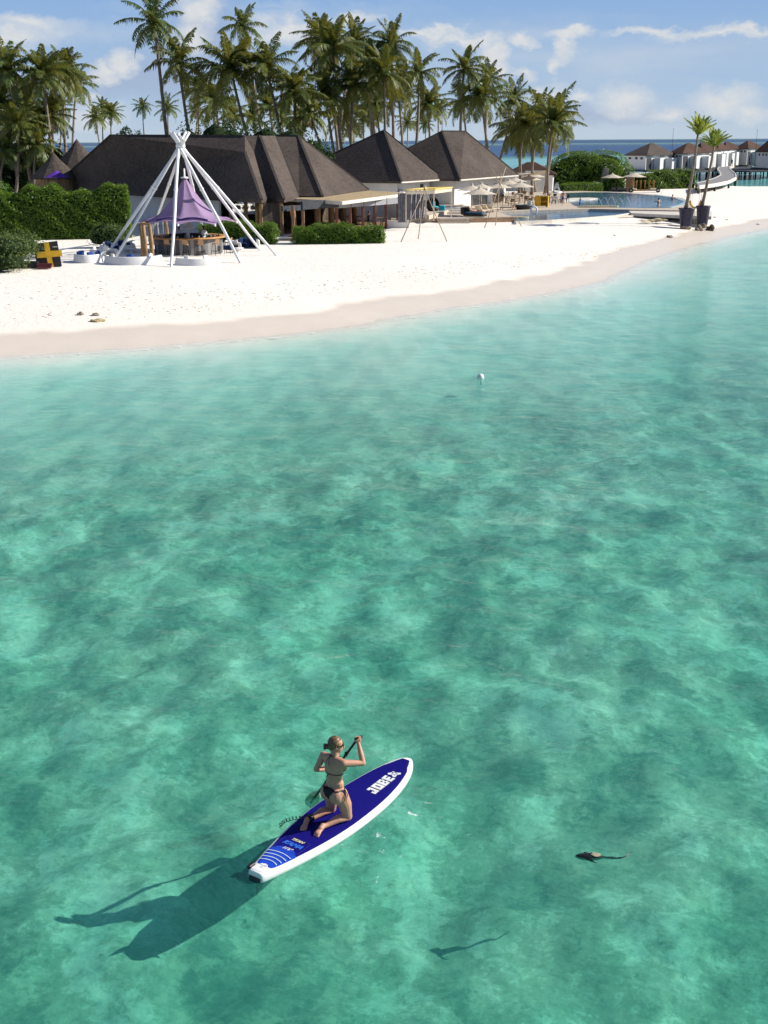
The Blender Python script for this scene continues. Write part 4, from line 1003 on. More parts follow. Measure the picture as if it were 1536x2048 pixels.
for i in range(tot):
    j2 = (i + 1) % tot
    for j in range(NR): fs.append((i * (NR + 1) + j, i * (NR + 1) + j + 1, j2 * (NR + 1) + j + 1, j2 * (NR + 1) + j))
mb.add(vs, fs, 0, True); cano = mb.build('fabric', M_purp, can)
so_ = cano.modifiers.new('thick', 'SOLIDIFY'); so_.thickness = .02
tr2 = MB()
for a, b, c_ in ((0, 1, 1),):
    pass
path = []
ring_i = [1, 2, 3]
for i in (1, 2):
    for k in range(NS + 1):
        idx = ((i * NS + k) % tot) * (NR + 1) + 9; lift = 1 - abs(2 * k / NS - 1)
        path.append(Vector(vs[idx]) + V(0, -.05, .05 - .10 * 0))
tr2.tube(path, .05, 5); tr2.build('seam_band', M_navytrim, cano)
mb = MB(); mb.tube([(pk_.x, pk_.y, 0), (pk_.x, pk_.y, pk_.z + .62)], [.10, .06], 10); mb.lathe([(.26, pk_.z - .02), (.26, pk_.z + .06), (.07, pk_.z + .1)], 12, (pk_.x, pk_.y, 0)); mb.build('mast', M_pole, can)
for tp in tips:
    mb = MB(); mb.tube([tp + V(0, 0, -.09), tp + V(0, 0, .05)], .07, 6); mb.build('corner_clamp', M_pole, can)
# bar
bar = empty('beach_bar', BC, 0, 'round beach bar with grey plank front and honey wood counter under the purple canopy', 'bar')
rb = 2.32
def plank_mat():
    m = bpy.data.materials.new('grey_planks'); m.use_nodes = True; t = NT(m.node_tree); t.n.clear()
    pos = t.new('ShaderNodeTexCoord').outputs['Object']; sp = t.new('ShaderNodeSeparateXYZ', inp={0: pos})
    a = t.math('MULTIPLY', t.math('ARCTAN2', sp.outputs[1], sp.outputs[0]), 9.5)
    cell = t.math('FLOOR', a); wn = t.new('ShaderNodeTexWhiteNoise', noise_dimensions='1D'); t.set(wn, 'W', cell)
    gap = t.ramp(t.math('FRACT', a), [(0, .25), (.06, 1), (.94, 1), (1, .25)])
    c = t.mix(wn.outputs[0], (.10, .095, .095), (.30, .29, .28)); c = t.mix(1.0, c, gap, 'MULTIPLY')
    b = t.new('ShaderNodeBsdfPrincipled', inp={'Base Color': c, 'Roughness': .8}); t.l.new(b.outputs[0], t.new('ShaderNodeOutputMaterial').inputs[0]); return m
M_honey = mat('honey_wood', (.50, .27, .085), .45, .4, .15, 5, c2=(.36, .18, .05))
mb = MB(); mb.lathe([(rb, 0), (rb, 1.02), (rb - .1, 1.02), (rb - .1, 0)], 56, smooth=False); mb.build('front', plank_mat(), bar)
mb = MB(); mb.lathe([(rb - .35, 1.03), (rb + .28, 1.03), (rb + .30, 1.07), (rb + .28, 1.12), (rb - .35, 1.12), (rb - .35, 1.03)], 56); mb.build('counter_top', M_honey, bar)
mb = MB(); mb.lathe([(.9, 0), (.9, .85), (.3, .9), (.001, .9)], 16); mb.build('inner_cabinet', M_black, bar)
mb = MB(); mb.box((-.9, .5, 1.0), (.9, .5, .5), .4); mb.box((-.1, 1.0, .95), (1.6, .4, .6), -.1); mb.build('back_shelf', M_black, bar)
mb = MB(); mb.tube([(0, 0, .8), (0, 0, 1.75)], .13, 10); mb.lathe([(.45, 1.62), (.5, 1.66), (.45, 1.7), (.1, 1.7)], 16)
mb.build('display_column', M_pole, bar)
for k in range(10):
    a = k * math.tau / 10; mb = MB(); mb.tube([(.16 * math.cos(a), .16 * math.sin(a), 1.8), (.35 * math.cos(a), .35 * math.sin(a), 2.2), (.95 * math.cos(a), .95 * math.sin(a), 2.75)], [.05, .045, .03], 5); mb.build('strut', M_pole, bar)
rg = random.Random(4)
M_bottle = mat('bottle_glass', (.05, .12, .07), .15, .6, .3, 4); M_glass2 = mat('clear_glassware', (.55, .58, .6), .1, .7, .1, 4)
whr = ['at the far left of the bar counter', 'left of the swing posts side of the counter', 'before the left barman', 'left of the upright front pole', 'just behind the upright front pole', 'right of the upright front pole', 'in front of the bar column', 'right of the bar column', 'above the third stool', 'above the fourth stool', 'above the fifth stool', 'before the right barman', 'near the right end of the counter', 'at the far right of the bar counter']
for k in range(14):
    a = 3.3 + 2.75 * k / 13; r_ = rb - rg.uniform(-.12, .2); x, y = r_ * math.cos(a), r_ * math.sin(a); bt_ = k % 3 == 1; h_ = rg.uniform(.22, .3) if bt_ else rg.uniform(.12, .17)
    o = empty('bottle' if bt_ else 'drinking_glass', BC + V(x, y, 1.122), 0, ('dark bottle standing ' if bt_ else 'clear glass standing ') + whr[k], 'bottle' if bt_ else 'glass', 'bottles on the bar counter' if bt_ else 'glasses on the bar counter')
    mb = MB(); mb.lathe([(.001, 0), (.045, 0), (.045, h_ * .6), (.018, h_ * .75), (.018, h_)] if bt_ else [(.001, 0), (.035, 0), (.045, h_)], 8); mb.build('body', M_bottle if bt_ else M_glass2, o)
# bar stools
def stool(label, loc, rz, grp, m):
    o = empty('bar_stool', loc, rz, label, 'stool', grp)
    mb = MB(); mb.cham((0, 0, .76), (.40, .38, .06), .05); mb.build('seat', m, o)
    mb = MB(); mb.add([(-.2, -.16, .80), (.2, -.16, .80), (.17, -.25, 1.08), (-.17, -.25, 1.08), (-.2, -.19, .80), (.2, -.19, .80), (.17, -.28, 1.08), (-.17, -.28, 1.08)], [(0, 1, 2, 3), (7, 6, 5, 4), (0, 4, 5, 1), (1, 5, 6, 2), (2, 6, 7, 3), (3, 7, 4, 0)]); mb.build('backrest', m, o, fix=True)
    for x in (-1, 1):
        for y in (-1, 1):
            mb = MB(); mb.tube([(x * .13, y * .13, .74), (x * .22, y * .22, 0)], .018, 5); mb.build('leg', M_black, o)
    mb = MB(); q = [(-.19, -.19, .28), (.19, -.19, .28), (.19, .19, .28), (-.19, .19, .28), (-.19, -.19, .28)]; mb.tube(q, .014, 4); mb.build('foot_ring', M_black, o)
    return o
M_rat = mat('tan_rattan', (.42, .25, .14), .7, .3, .2, 20)
for i, (u, lb) in enumerate([(321, 'bar stool nearest the wooden swing posts'), (350, 'bar stool beside the front white pole on its right'), (385, 'third bar stool counted from the swing posts'), (413, 'fourth bar stool counted from the swing posts'), (441, 'fifth bar stool counted from the swing posts'), (462, 'bar stool at the right end of the round bar')]):
    x = (u - 378) / 30.0; a = math.acos(max(-.99, min(.99, x / (rb + .55)))); y = -math.sin(a) * (rb + .55)
    p = V(BC.x + x, BC.y + y, 0); p.z = gz(p.x, p.y); stool(lb, p, math.atan2(y, x) + math.pi / 2, 'stools around the round bar', M_rat)
# swings between wooden posts
sw = empty('swing_stand', GG(300, 505), 0, 'rough timber swing stand with rope seats left of the round bar', 'swing stand'); W_ = sw.location.copy()
posts = [((281, 447), (287, 514)), ((286, 448), (291.5, 516)), ((299, 449), (304.5, 522)), ((331, 440), (335, 478))]
tops = []
for (a, b) in posts:
    ft = GG(*b); tp = P(a[0], a[1], ft.y); tops.append(tp)
    mb = MB(); mb.tube([ft - W_ - V(0, 0, .25), (ft + tp) / 2 - W_ + V(.03, 0, 0), tp - W_], [.15, .14, .12], 8); mb.build('post', M_tan, sw)
mb = MB(); beam(mb, tops[0] - W_, tops[3] - W_ + V(0, 0, .1), .14); mb.build('crossbeam', M_tan, sw)
mb = MB(); beam(mb, tops[0] - W_, tops[2] - W_, .14); mb.build('crossbeam', M_tan, sw)
for i in range(4):
    f_ = .15 + i * .2; q = tops[0].lerp(tops[3], f_) - W_; o = None
    mb = MB(); mb.cham((q.x, q.y, .62), (.5, .2, .05), .02); s_ = mb.build('swing_seat', M_tan, sw)
    for dx in (-.2, .2):
        mb = MB(); mb.tube([(q.x + dx, q.y, .64), (q.x + dx, q.y, q.z)], .018, 4); mb.build('rope', M_stone, s_)
# round masonry sofas
def sofa(name, label, loc, rad, a0, a1, h, cushion, seatm, rz=0, pillows=5, grp='round white beach sofas', zf_=.0, tilt=1.12, flatq=.8):
    o = empty(name, loc, rz, label, 'sofa', grp)
    n = 28; th = .16; mb = MB()
    mb.lathe([(rad * tilt, -.12), (rad + .03, h - .05), (rad - .03, h), (rad - th, h - .01), (rad - th, -.1)], n, a0=a0, a1=a1)
    m_ = len(mb.v) // 5
    mb.f.append([i * m_ for i in range(5)]); mb.m.append(0); mb.sm.append(False)
    mb.f.append([i * m_ + m_ - 1 for i in range(4, -1, -1)]); mb.m.append(0); mb.sm.append(False)
    b_ = mb.build('shell', M_white, o, fix=True); b_.scale = (1, flatq, 1)
    mb = MB(); mb.lathe([(rad - th - .01, .02), (rad - th - .01, h * .62), (rad - th - .55, h * .62), (rad - th - .58, h * .55), (rad - th - .58, .02)], n, a0=a0, a1=a1)
    s_ = mb.build('seat', seatm, o); s_.scale = (1, flatq, 1)
    rg = random.Random(int(rad * 100) + len(label))
    for k in range(pillows):
        a = a0 + (a1 - a0) * (k + .8) / (pillows + .6); r_ = rad - th - .12; p = V(r_ * math.cos(a), r_ * math.sin(a) * flatq, h * .62 + .17)
        mb = MB(); mb.cham((0, 0, 0), (.42, .14, .36), .05); q = mb.build('pillow', cushion[k % len(cushion)], o)
        q.location = p; q.rotation_euler = (rg.uniform(-.25, .1), rg.uniform(-.2, .2), a + math.pi / 2 + rg.uniform(-.3, .3))
    return o
sofa('round_sofa', 'round white sofa with blue pillows beside the yellow cross board', GG(178, 523), 1.1, R(20), R(340), .5, [M_blue, M_navy, M_blue], M_white, R(90), 6)
sofa('round_sofa', 'white curved sofa with navy pillows behind the left white pole', GG(236, 503), 1.45, R(200), R(520), .5, [M_navy, M_white, M_navy], M_navy, R(90), 5)
sofa('round_sofa', 'widest curved white sofa in front at the foot of the front left pole', GG(268, 526), 1.75, R(175), R(365), .5, [M_white, M_blue], M_white, 0, 3)
sofa('round_sofa', 'low white curved sofa in front of the bar right of the upright pole', GG(396, 528), 1.35, R(180), R(360), .42, [M_white], M_white, 0, 2)
sofa('round_sofa', 'curved sofa with dark blue back cushions right of the bar', GG(495, 497), .85, R(-15), R(195), .62, [M_navy], M_navy, 0, 7, flatq=1)
sofa('round_sofa', 'small curved white sofa with blue seat between the bar and the dark blue one', GG(462, 500), .7, R(-10), R(190), .5, [M_white], M_blue, 0, 3, flatq=1)
sofa('round_sofa', 'white sofa at the far left of the pole frame behind the blue pillow one', GG(208, 512), .9, R(10), R(250), .45, [M_white], M_white, 0, 2)
for u, v, lb in ((262, 506, 'small low white table before the navy pillow sofa'), (476, 505, 'small low white table before the dark blue sofa')):
    o = empty('coffee_table', GG(u, v), 0, lb, 'table', 'low white tables'); mb = MB(); mb.lathe([(.001, .32), (.4, .32), (.42, .28), (.38, .26), (.12, .2), (.14, 0)], 16); mb.build('tabletop', M_white, o)
# games boards
gb = empty('game_board', GG(97, 534), R(14), 'large black board box with a yellow cross at the left edge of the beach', 'game board')
M_blackw = mat('black_boards', (.016, .015, .016), .5, .4, .25, 6, .004, 30, mscale=(.3, .3, 4))
mb = MB(); T_ = Matrix.Rotation(R(-6), 4, 'Y'); T_.translation = V(0, 0, .72); mb.box(None, (1.45, .5, 1.5), 0, 0, T_); mb.build('box', M_blackw, gb)
mb = MB(); T_ = Matrix.Rotation(R(-7), 4, 'Y'); T_.translation = V(.08, -.30, .72); mb.box(None, (.30, .08, 1.55), 0, 0, T_); mb.build('upright_bar', M_yellow, gb)
mb = MB(); T_ = Matrix.Rotation(R(-3), 4, 'Y'); T_.translation = V(.12, -.303, .80); mb.box(None, (1.5, .085, .36), 0, 0, T_); mb.build('cross_bar', M_yellow, gb)
mb = MB(); T_ = Matrix.Rotation(R(0), 4, 'Y'); T_.translation = V(.50, -.262, 1.22); mb.box(None, (.3, .02, .03), 0, 0, T_); mb.build('white_mark', M_white, gb)
o = tag(MB().cham((0, 0, .18), (1.05, .8, .42), .03).build('crate', M_blackw), 'low black wooden crate left of the yellow cross board', 'crate'); o.location = GG(61, 536); o.rotation_euler = (0, 0, R(5))
o = empty('slatted_crate', GG(90, 538), R(4), 'flat maroon slatted crate leaning before the yellow cross board', 'crate')
for k in range(4):
    mb = MB(); mb.cham((0, -.25 + k * .17, .10 + k * .055), (.85, .14, .10), .02); mb.build('slat', M_maroon, o)
o = tag(MB().cham((0, 0, .05), (.8, .5, .12), .03).build('pallet', M_stone), 'pale flat board lying at the end of the black crate by the shrub', 'board'); o.location = GG(36, 536)
# coral stones
def stone(label, loc, s, seed, m=None, group=None, name='coral_stone'):
    rg = random.Random(seed); bm = bmesh.new(); bmesh.ops.create_icosphere(bm, subdivisions=3, radius=1)
    ph = [rg.uniform(0, 6) for _ in range(6)]
    for v in bm.verts:
        c_ = v.co.copy(); k = 1 + .22 * math.sin(c_.x * 3.1 + ph[0]) * math.sin(c_.y * 2.7 + ph[1]) + .16 * math.sin(c_.z * 6 + ph[2] + c_.x * 5) + .08 * math.sin(c_.y * 11 + ph[3])
        v.co = Vector((c_.x * s[0], c_.y * s[1], max(-.3, c_.z) * s[2])) * k
    me = bpy.data.meshes.new(name); bm.to_mesh(me); bm.free(); me.materials.append(m or M_rock)
    o = bpy.data.objects.new(name, me); col.objects.link(o); o.location = loc; o.rotation_euler = (0, 0, rg.uniform(-.4, .4)); return tag(o, label, 'rock', group)
M_rocky = mat('ochre_coral', (.52, .42, .24), .9, .2, .3, 8, .02, 16)
for u, v, s, lb, m in [(160, 630, (.17, .13, .13), 'small grey coral stone, left of the three on the sand', M_rock), (191, 631, (.22, .14, .12), 'grey coral stone above the ochre one on the sand', M_rock), (194, 643, (.33, .14, .13), 'long ochre coral stone lowest of the three on the sand', M_rocky),
        (1397, 461, (.40, .35, .42), 'grey boulder at the foot of the dark planter', M_rock), (1405, 456, (.40, .3, .45), 'pale boulder just under the right planter', M_rock), (1419, 461, (.42, .33, .45), 'dark boulder rightmost at the planter foot', mat('dark_rock', (.09, .075, .06), .9, .2, .3, 5, .03, 10)),
        (1339, 475, (.26, .2, .2), 'lone grey stone on the sand left of the planters', M_rock), (1429, 435, (.16, .1, .08), 'small stone right of the platform end', M_rock), (1453, 440, (.12, .1, .07), 'tiny stone on the bright sand near the waterline right', M_rock), (1515, 449, (.22, .12, .07), 'dark pebble heap near the right waterline', M_rock), (1229, 471, (.12, .1, .05), 'tiny stone on the sand below the lower pool', M_rock)]:
    stone(lb, GG(u, v), s, int(u), m)
# buoy
by = empty('mooring_buoy', G(961, 757, 0), 0, 'white ball buoy floating in the shallows', 'buoy')
mb = MB(); mb.lathe([(.001, -.13)] + [(.135 * math.sin(a), .05 - .135 * math.cos(a)) for a in [math.pi * k / 10 for k in range(1, 10)]] + [(.001, .185)], 14); mb.build('ball', mat('buoy_white', (.85, .82, .78), .35), by)
mb = MB(); mb.tube([(0, 0, -.08), (.02, -.02, -.16), (.02, -.04, -.24)], .018, 5); mb.build('rope', M_dgrey, by)

# ------------------------------------------------------------------ pool terrace
PZ = 1.62
def area(name, px_, z, th, m, kind='structure', lip=None):
    pts = [G(u, v, z) for u, v in px_]; mb = MB(); c_ = sum(pts, Vector()) / len(pts)
    mb.slab([p - c_ for p in pts], th); o = mb.build(name, m, None, fix=True); o.location = c_; o['kind'] = kind; return o
deck_px = [(782, 437), (880, 437), (941, 436.5), (1000, 434), (1026, 433), (1008, 428), (996, 423.5), (1060, 421), (1180, 417.5), (1257, 419), (1380, 421), (1390, 418), (1378, 404), (1366, 396), (1315, 389), (1250, 384.5), (1160, 382), (1100, 383), (1000, 388), (900, 402), (820, 414), (782, 425)]
dk_o = area('pool_deck', deck_px, PZ, 1.0, M_deck)
M_poolw = bpy.data.materials.new('pool_water'); M_poolw.use_nodes = True
t = NT(M_poolw.node_tree); t.n.clear(); pos = t.new('ShaderNodeNewGeometry').outputs['Position']
bp = t.new('ShaderNodeBump', inp={'Height': t.noise(pos, 1.6, 4, .6), 'Strength': .5, 'Distance': .05})
pc = t.mix(t.ramp(t.noise(pos, .28, 4, .6), [(.35, 0), (.7, 1)]), (.035, .12, .235), (.07, .21, .36))
b = t.new('ShaderNodeBsdfPrincipled', inp={'Base Color': pc, 'Roughness': .06, 'Specular IOR Level': .5, 'Normal': bp}); t.l.new(b.outputs[0], t.new('ShaderNodeOutputMaterial').inputs[0])
upper_px = [(1131, 386), (1170, 384.5), (1212, 384.5), (1260, 386.5), (1312, 391), (1352, 397), (1372, 404), (1362, 410), (1338, 415.5), (1290, 416), (1215, 414.5), (1180, 413), (1150, 411.5), (1143, 407), (1136, 401), (1134, 394)]
area('pool_water', upper_px, PZ + .02, .05, M_poolw)
rim_ = MB(); q_ = [G(u, v, PZ) for u, v in upper_px]; c_ = sum(q_, Vector()) / len(q_)
for i in range(4, 9): beam(rim_, q_[i] - c_, q_[i + 1] - c_, .5, .12)
o = rim_.build('pool_rim', mat('pale_blue_tile', (.35, .48, .50), .3, .5, .1, 6), None); o.location = c_; o['kind'] = 'structure'
lower_px = [(1030, 443.5), (1100, 440.5), (1160, 436.5), (1230, 431), (1256, 426), (1257, 421.5), (1180, 419.5), (1060, 423), (1000, 426), (1008, 430), (1028, 434.5)]
area('lower_pool_water', lower_px, 1.36, .5, M_poolw)
lip = MB(); lp = [G(u, v, 1.36) for u, v in ((1030, 444.5), (1100, 441.5), (1160, 437.5), (1230, 432), (1262, 427))]; c_ = lp[0].copy()
for i in range(4): beam(lip, lp[i] - c_ - V(0, 0, .1), lp[i + 1] - c_ - V(0, 0, .1), .35, .35)
o = lip.build('pool_edge', M_stone, None); o.location = c_; o['kind'] = 'structure'
# small deck tongue with a white rim in the upper pool
tn = [G(u, v, PZ + .12) for u, v in ((1125, 397), (1150, 395.5), (1180, 395), (1196, 396), (1180, 398.5), (1150, 400), (1125, 402))]; c_ = sum(tn, Vector()) / 7
mb = MB(); mb.slab([p - c_ for p in tn], .2); o = mb.build('pool_islet', M_stone, None, fix=True); o.location = c_; o['kind'] = 'structure'
# timber fascia of the deck and stairs
fas = empty('deck_fascia', GG(850, 450), 0, 'brown timber retaining face of the pool deck above the beach', 'retaining wall'); W_ = fas.location.copy()
for (ua, va, ub_, vb_) in ((780, 436, 880, 437), (940, 436.5, 1028, 434)):
    a, b = G(ua, va, PZ) - W_ - V(0, .05, .42), G(ub_, vb_, PZ) - W_ - V(0, .05, .42)
    mb = MB()
    for k in range(4): beam(mb, a + V(0, -.02 * (k % 2), .30 - k * .26), b + V(0, -.02 * (k % 2), .30 - k * .26), .12, .245)
    mb.build('boards', M_deckface, fas)
stp = empty('deck_steps', GG(910, 447), 0, 'pale wooden steps from the beach up to the pool deck', 'steps'); W_ = stp.location.copy()
for k in range(4):
    a, b = G(881, 437.5, PZ) - W_, G(940, 436.8, PZ) - W_; sh = V(-.1, -.42 * (k + .4), -.24 * k - .12)
    mb = MB(); beam(mb, a + sh, b + sh, .46, .2); mb.build('step', M_deck, stp)
# raised seating terrace left
rd = [G(u, v, PZ + .35) for u, v in ((782, 425), (846, 427), (858, 431), (905, 418), (930, 408), (880, 400), (800, 412))]; c_ = sum(rd, Vector()) / 7
mb = MB(); mb.slab([p - c_ for p in rd], .36); o = mb.build('raised_deck', M_deck, None, fix=True); o.location = c_; o['kind'] = 'structure'
st2 = empty('terrace_steps', G(885, 428, PZ), 0, 'broad cream steps between the yellow cabana and the umbrellas', 'steps')
for k in range(4): 
    mb = MB(); mb.cham((k * .55 - .4, k * .75, .10 + k * .16), (5.2 - k * .8, .9, .2), .02, R(8)); mb.build('step', M_stone, st2)
# yellow cabana frame
cb = empty('cabana_frame', G(850, 424, PZ + .35), 0, 'yellow topped cabana frame with grey curtains over the hanging chairs', 'cabana'); W_ = cb.location.copy()
cz = PZ + .35 + 2.6; M_yel2 = mat('faded_yellow_paint', (.72, .52, .15), .6)
cor = [G(812, 380, cz), G(868, 379, cz), G(903, 374.5, cz), G(852, 376.0, cz)]
for i in range(4):
    mb = MB(); beam(mb, cor[i] - W_, cor[(i + 1) % 4] - W_, .24, .10); mb.build('beam', M_yel2, cb)
    mb = MB(); beam(mb, cor[i] - W_ + V(0, -.05, -.22), cor[(i + 1) % 4] - W_ + V(0, -.05, -.22), .1, .26); mb.build('valance', M_cream, cb)
    q = cor[i] - W_; mb = MB(); mb.box((q.x, q.y, q.z / 2), (.12, .12, abs(q.z))); mb.build('post', M_cream, cb)
for i in range(4):
    f_ = .18 + .22 * i; q = cor[0].lerp(cor[3], f_) - W_; mb = MB(); vs = []
    for k in range(7): vs += [(q.x - .35 + k * .1, q.y + .06 * (-1) ** k, q.z - .1), (q.x - .35 + k * .08, q.y + .05 * (-1) ** k, .1)]
    mb.add(vs, [(2 * k, 2 * k + 2, 2 * k + 3, 2 * k + 1) for k in range(6)]); mb.build('curtain', M_curt, cb)
q = G(806, 391, cz - .5) - W_; mb = MB(); vs = []
for k in range(9): vs += [(q.x - .45 + k * .11, q.y - .5 + .06 * (-1) ** k, q.z + .2), (q.x - .45 + k * .1, q.y - .5 + .05 * (-1) ** k, -.1)]
mb.add(vs, [(2 * k, 2 * k + 2, 2 * k + 3, 2 * k + 1) for k in range(8)]); mb.build('curtain', M_curt, cb)
def pod(label, loc, rz, m1, m2, s=1.0):
    o = empty('pod_chair', loc, rz, label, 'chair', 'black pod chairs'); mb = MB()
    prof = [(.05, 0), (.45, .06), (.62, .35), (.60, .72), (.45, 1.02), (.2, 1.15)]
    mb.lathe(prof, 20, a0=R(20), a1=R(250)); mb.lathe([(.001, .0), (.45, .05), (.6, .3), (.0012, .32)], 20)
    o1 = mb.build('shell', M_rattan, o); so2 = o1.modifiers.new('thick', 'SOLIDIFY'); so2.thickness = .05
    mb = MB(); mb.lathe([(.001, .44), (.42, .42), (.5, .36), (.48, .3), (.001, .3)], 16); mb.build('cushion', m1, o)
    mb = MB(); mb.cham((-.05, .2, .62), (.55, .2, .42), .06, R(-20)); mb.build('pillow', m2, o); o.scale = (s, s, s); return o
pod('black pod chair with white cushions at the left under the cabana', G(827, 424, PZ + .35), R(0), M_white, M_white, 1.1)
pod('black pod chair with turquoise cushions on the right under the cabana', G(866, 422, PZ + .35), R(0), M_turq, M_turq, 1.1)
o = empty('sofa', G(842, 425, PZ + .35), 0, 'low white cushioned seat between the two black pod chairs', 'sofa'); MB().cham((0, 0, .25), (1.0, .7, .4), .05).build('seat', M_white, o); MB().cham((0, .3, .6), (1.0, .2, .4), .05).build('backrest', M_grey, o)
o = empty('pouf', G(884, 421, PZ + .35), 0, 'turquoise block pouf at the right edge of the cabana', 'pouf'); MB().cham((0, 0, .25), (.6, .6, .5), .08).build('cushion', M_turq, o)
# umbrellas
def umbrella(label, ap_uv, w_px, Y, zg, grp, kf=.33, cover=M_cream):
    A = P(ap_uv[0], ap_uv[1], Y); rad = w_px / 2 / FPX * (Y / math.cos(PITCH)) * .97
    rad = w_px * 1.2 / 2 / FPX * Y
    o = empty('parasol', (A.x, A.y, zg), 0, label, 'umbrella', grp); h_ = A.z - zg
    n = 8; mb = MB(); vs = [(0, 0, h_)]
    for k in range(n):
        a = k * math.tau / n + .3; vs.append((rad * math.cos(a), rad * math.sin(a), h_ - rad * kf))
    for k in range(n):
        a = (k + .5) * math.tau / n + .3; vs.append((rad * .90 * math.cos(a), rad * .90 * math.sin(a), h_ - rad * kf + .04))
    fs = []
    for k in range(n): fs += [(0, 1 + k, 9 + k), (0, 9 + k, 1 + (k + 1) % n)]
    mb.add(vs, fs); c_ = mb.build('canopy', cover, o); s2 = c_.modifiers.new('thick', 'SOLIDIFY'); s2.thickness = .02
    mb = MB(); mb.lathe([(.02, h_ + .22), (.05, h_ + .14), (.2, h_ - .06), (.26, h_ - .14)], 8); mb.build('vent_cap', cover, o)
    mb = MB(); mb.tube([(0, 0, 0), (0, 0, h_)], .035, 6); mb.lathe([(.001, .1), (.3, .1), (.32, 0)], 12); mb.build('pole', M_woodred if False else M_stone, o)
    return o
UG = 'cream parasols on the pool deck'
for lb, ap_, w_, vb in [('front left cream parasol shading the sunbather', (959, 376), 58, 431), ('cream parasol behind and left of the front one', (944, 370), 50, 424), ('cream parasol just behind the front left one', (963, 367), 44, 419), ('cream parasol in the middle over the blue footed lounger row', (997, 366), 46, 417),
        ('wide cream parasol above the black daybed', (1041, 364), 48, 415), ('cream parasol layered behind the wide one on its left', (1030, 355), 40, 404), ('cream parasol under the beige sail on its right', (1058, 351), 42, 400), ('farthest cream parasol at the top of the cluster', (1068, 346), 38, 394), ('cream parasol tucked low behind the middle ones', (1018, 360), 42, 406)]:
    g_ = G(ap_[0], vb, PZ); umbrella(lb, ap_, w_, g_.y, PZ, UG)
for lb, ap_, w_, vb in [('left cream parasol across the pool beside the grey wall', (1225, 347.5), 38, 382), ('right cream parasol across the pool by the wooden daybeds', (1269, 345.5), 40, 383)]:
    g_ = GG(ap_[0], vb); umbrella(lb, ap_, w_, g_.y, g_.z, 'cream parasols across the pool')
# beige sail over the cluster
sl_ = empty('shade_sail', G(1040, 400, PZ), 0, 'beige shade sail stretched above the parasols to the palm trunks', 'shade sail'); W_ = sl_.location.copy()
sp4 = [P(1008, 352, 150) - W_, P(1060, 347.5, 150) - W_, P(1092, 340, 148) - W_, P(1090, 348, 156) - W_, P(1030, 345, 158) - W_]
mb = MB(); mb.slab(sp4, .04); mb.build('fabric', M_cream, sl_, fix=True)
for i in (0, 2): mb = MB(); q = sp4[i]; mb.tube([(q.x, q.y, 0), tuple(q)], .06, 6); mb.build('post', M_wood, sl_)
# loungers
def lounger(label, loc, rz, grp, m=None, back=R(38), fr=None, cat='sun lounger'):
    o = empty('sun_lounger', loc, rz, label, cat, grp); m = m or M_cream; fr = fr or M_wood
    MB().cham((0, .15, .32), (.62, 1.25, .08), .03).build('mattress', m, o)
    mb = MB(); T_ = Matrix.Rotation(back, 4, 'X'); T_.translation = V(0, .78 + .32 * math.cos(back), .32 + .34 * math.sin(back)); mb.box(None, (.62, .72, .08), 0, 0, T_); mb.build('backrest', m, o)
    MB().cham((0, .3, .25), (.66, 1.7, .05), .02).build('frame', fr, o)
    for x in (-.28, .28):
        for y in (-.4, 1.0): MB().box((x, y, .12), (.06, .06, .25)).build('leg', fr, o)
    return o
LG = 'loungers on the pool deck'
l0 = [(966, 424, 'lounger just right of the sunbather', -.5), (977, 422, 'second cream lounger right of the sunbather', -.5), (988, 420.5, 'third cream lounger right of the sunbather', -.5), (1010, 417, 'cream lounger facing left beside the black daybed', 1.0), (1072, 397, 'raised cream lounger by the palm trunks, left one', .9), (1084, 395, 'raised cream lounger by the palm trunks, right one', .9)]
for u, v, lb, rz_ in l0: lounger(lb, G(u, v + 3, PZ), rz_ + math.pi, LG, fr=M_wood)
for i, (u, v) in enumerate([(1224, 386), (1235, 386), (1246, 386)]):
    lounger(['leftmost', 'middle', 'rightmost'][i] + ' of the three dark loungers at the far pool rim', GG(u, v), math.pi, 'dark loungers across the pool', M_dgrey, fr=M_black)
sbl = empty('rattan_daybed', G(950, 434, PZ), R(60), 'dark rattan daybed with blue mattress under the sunbather', 'daybed')
MB().cham((0, 0, .22), (1.0, 2.1, .28), .12).build('base', M_rattan, sbl); MB().cham((0, 0, .39), (.86, 1.9, .08), .05).build('mattress', mat('teal_mattress', (.03, .16, .27), .8), sbl)
mb = MB(); mb.lathe([(.55, .2), (.62, .55), (.6, .85), (.54, .85), (.5, .3)], 14, (0, .85, 0), a0=0, a1=math.pi); mb.build('backrest', M_rattan, sbl)
bd = empty('black_daybed', G(1047, 419, PZ), R(-70), 'black boat shaped daybed with white and blue towels beside the yellow cart', 'daybed')
mb = MB(); mb.lathe([(.001, 0), (.6, .04), (.85, .5), (.78, .5), (.5, .22), (.001, .2)], 18); o_ = mb.build('shell', M_black, bd); o_.scale = (.75, 1.3, 1)
MB().cham((0, -.1, .42), (.6, 1.5, .12), .05).build('mattress', M_white, bd); MB().cham((0, .7, .65), (.6, .15, .5), .05).build('pillow', M_white, bd); MB().cham((.1, .2, .5), (.4, .3, .06), .02).build('towel', M_turq, bd)
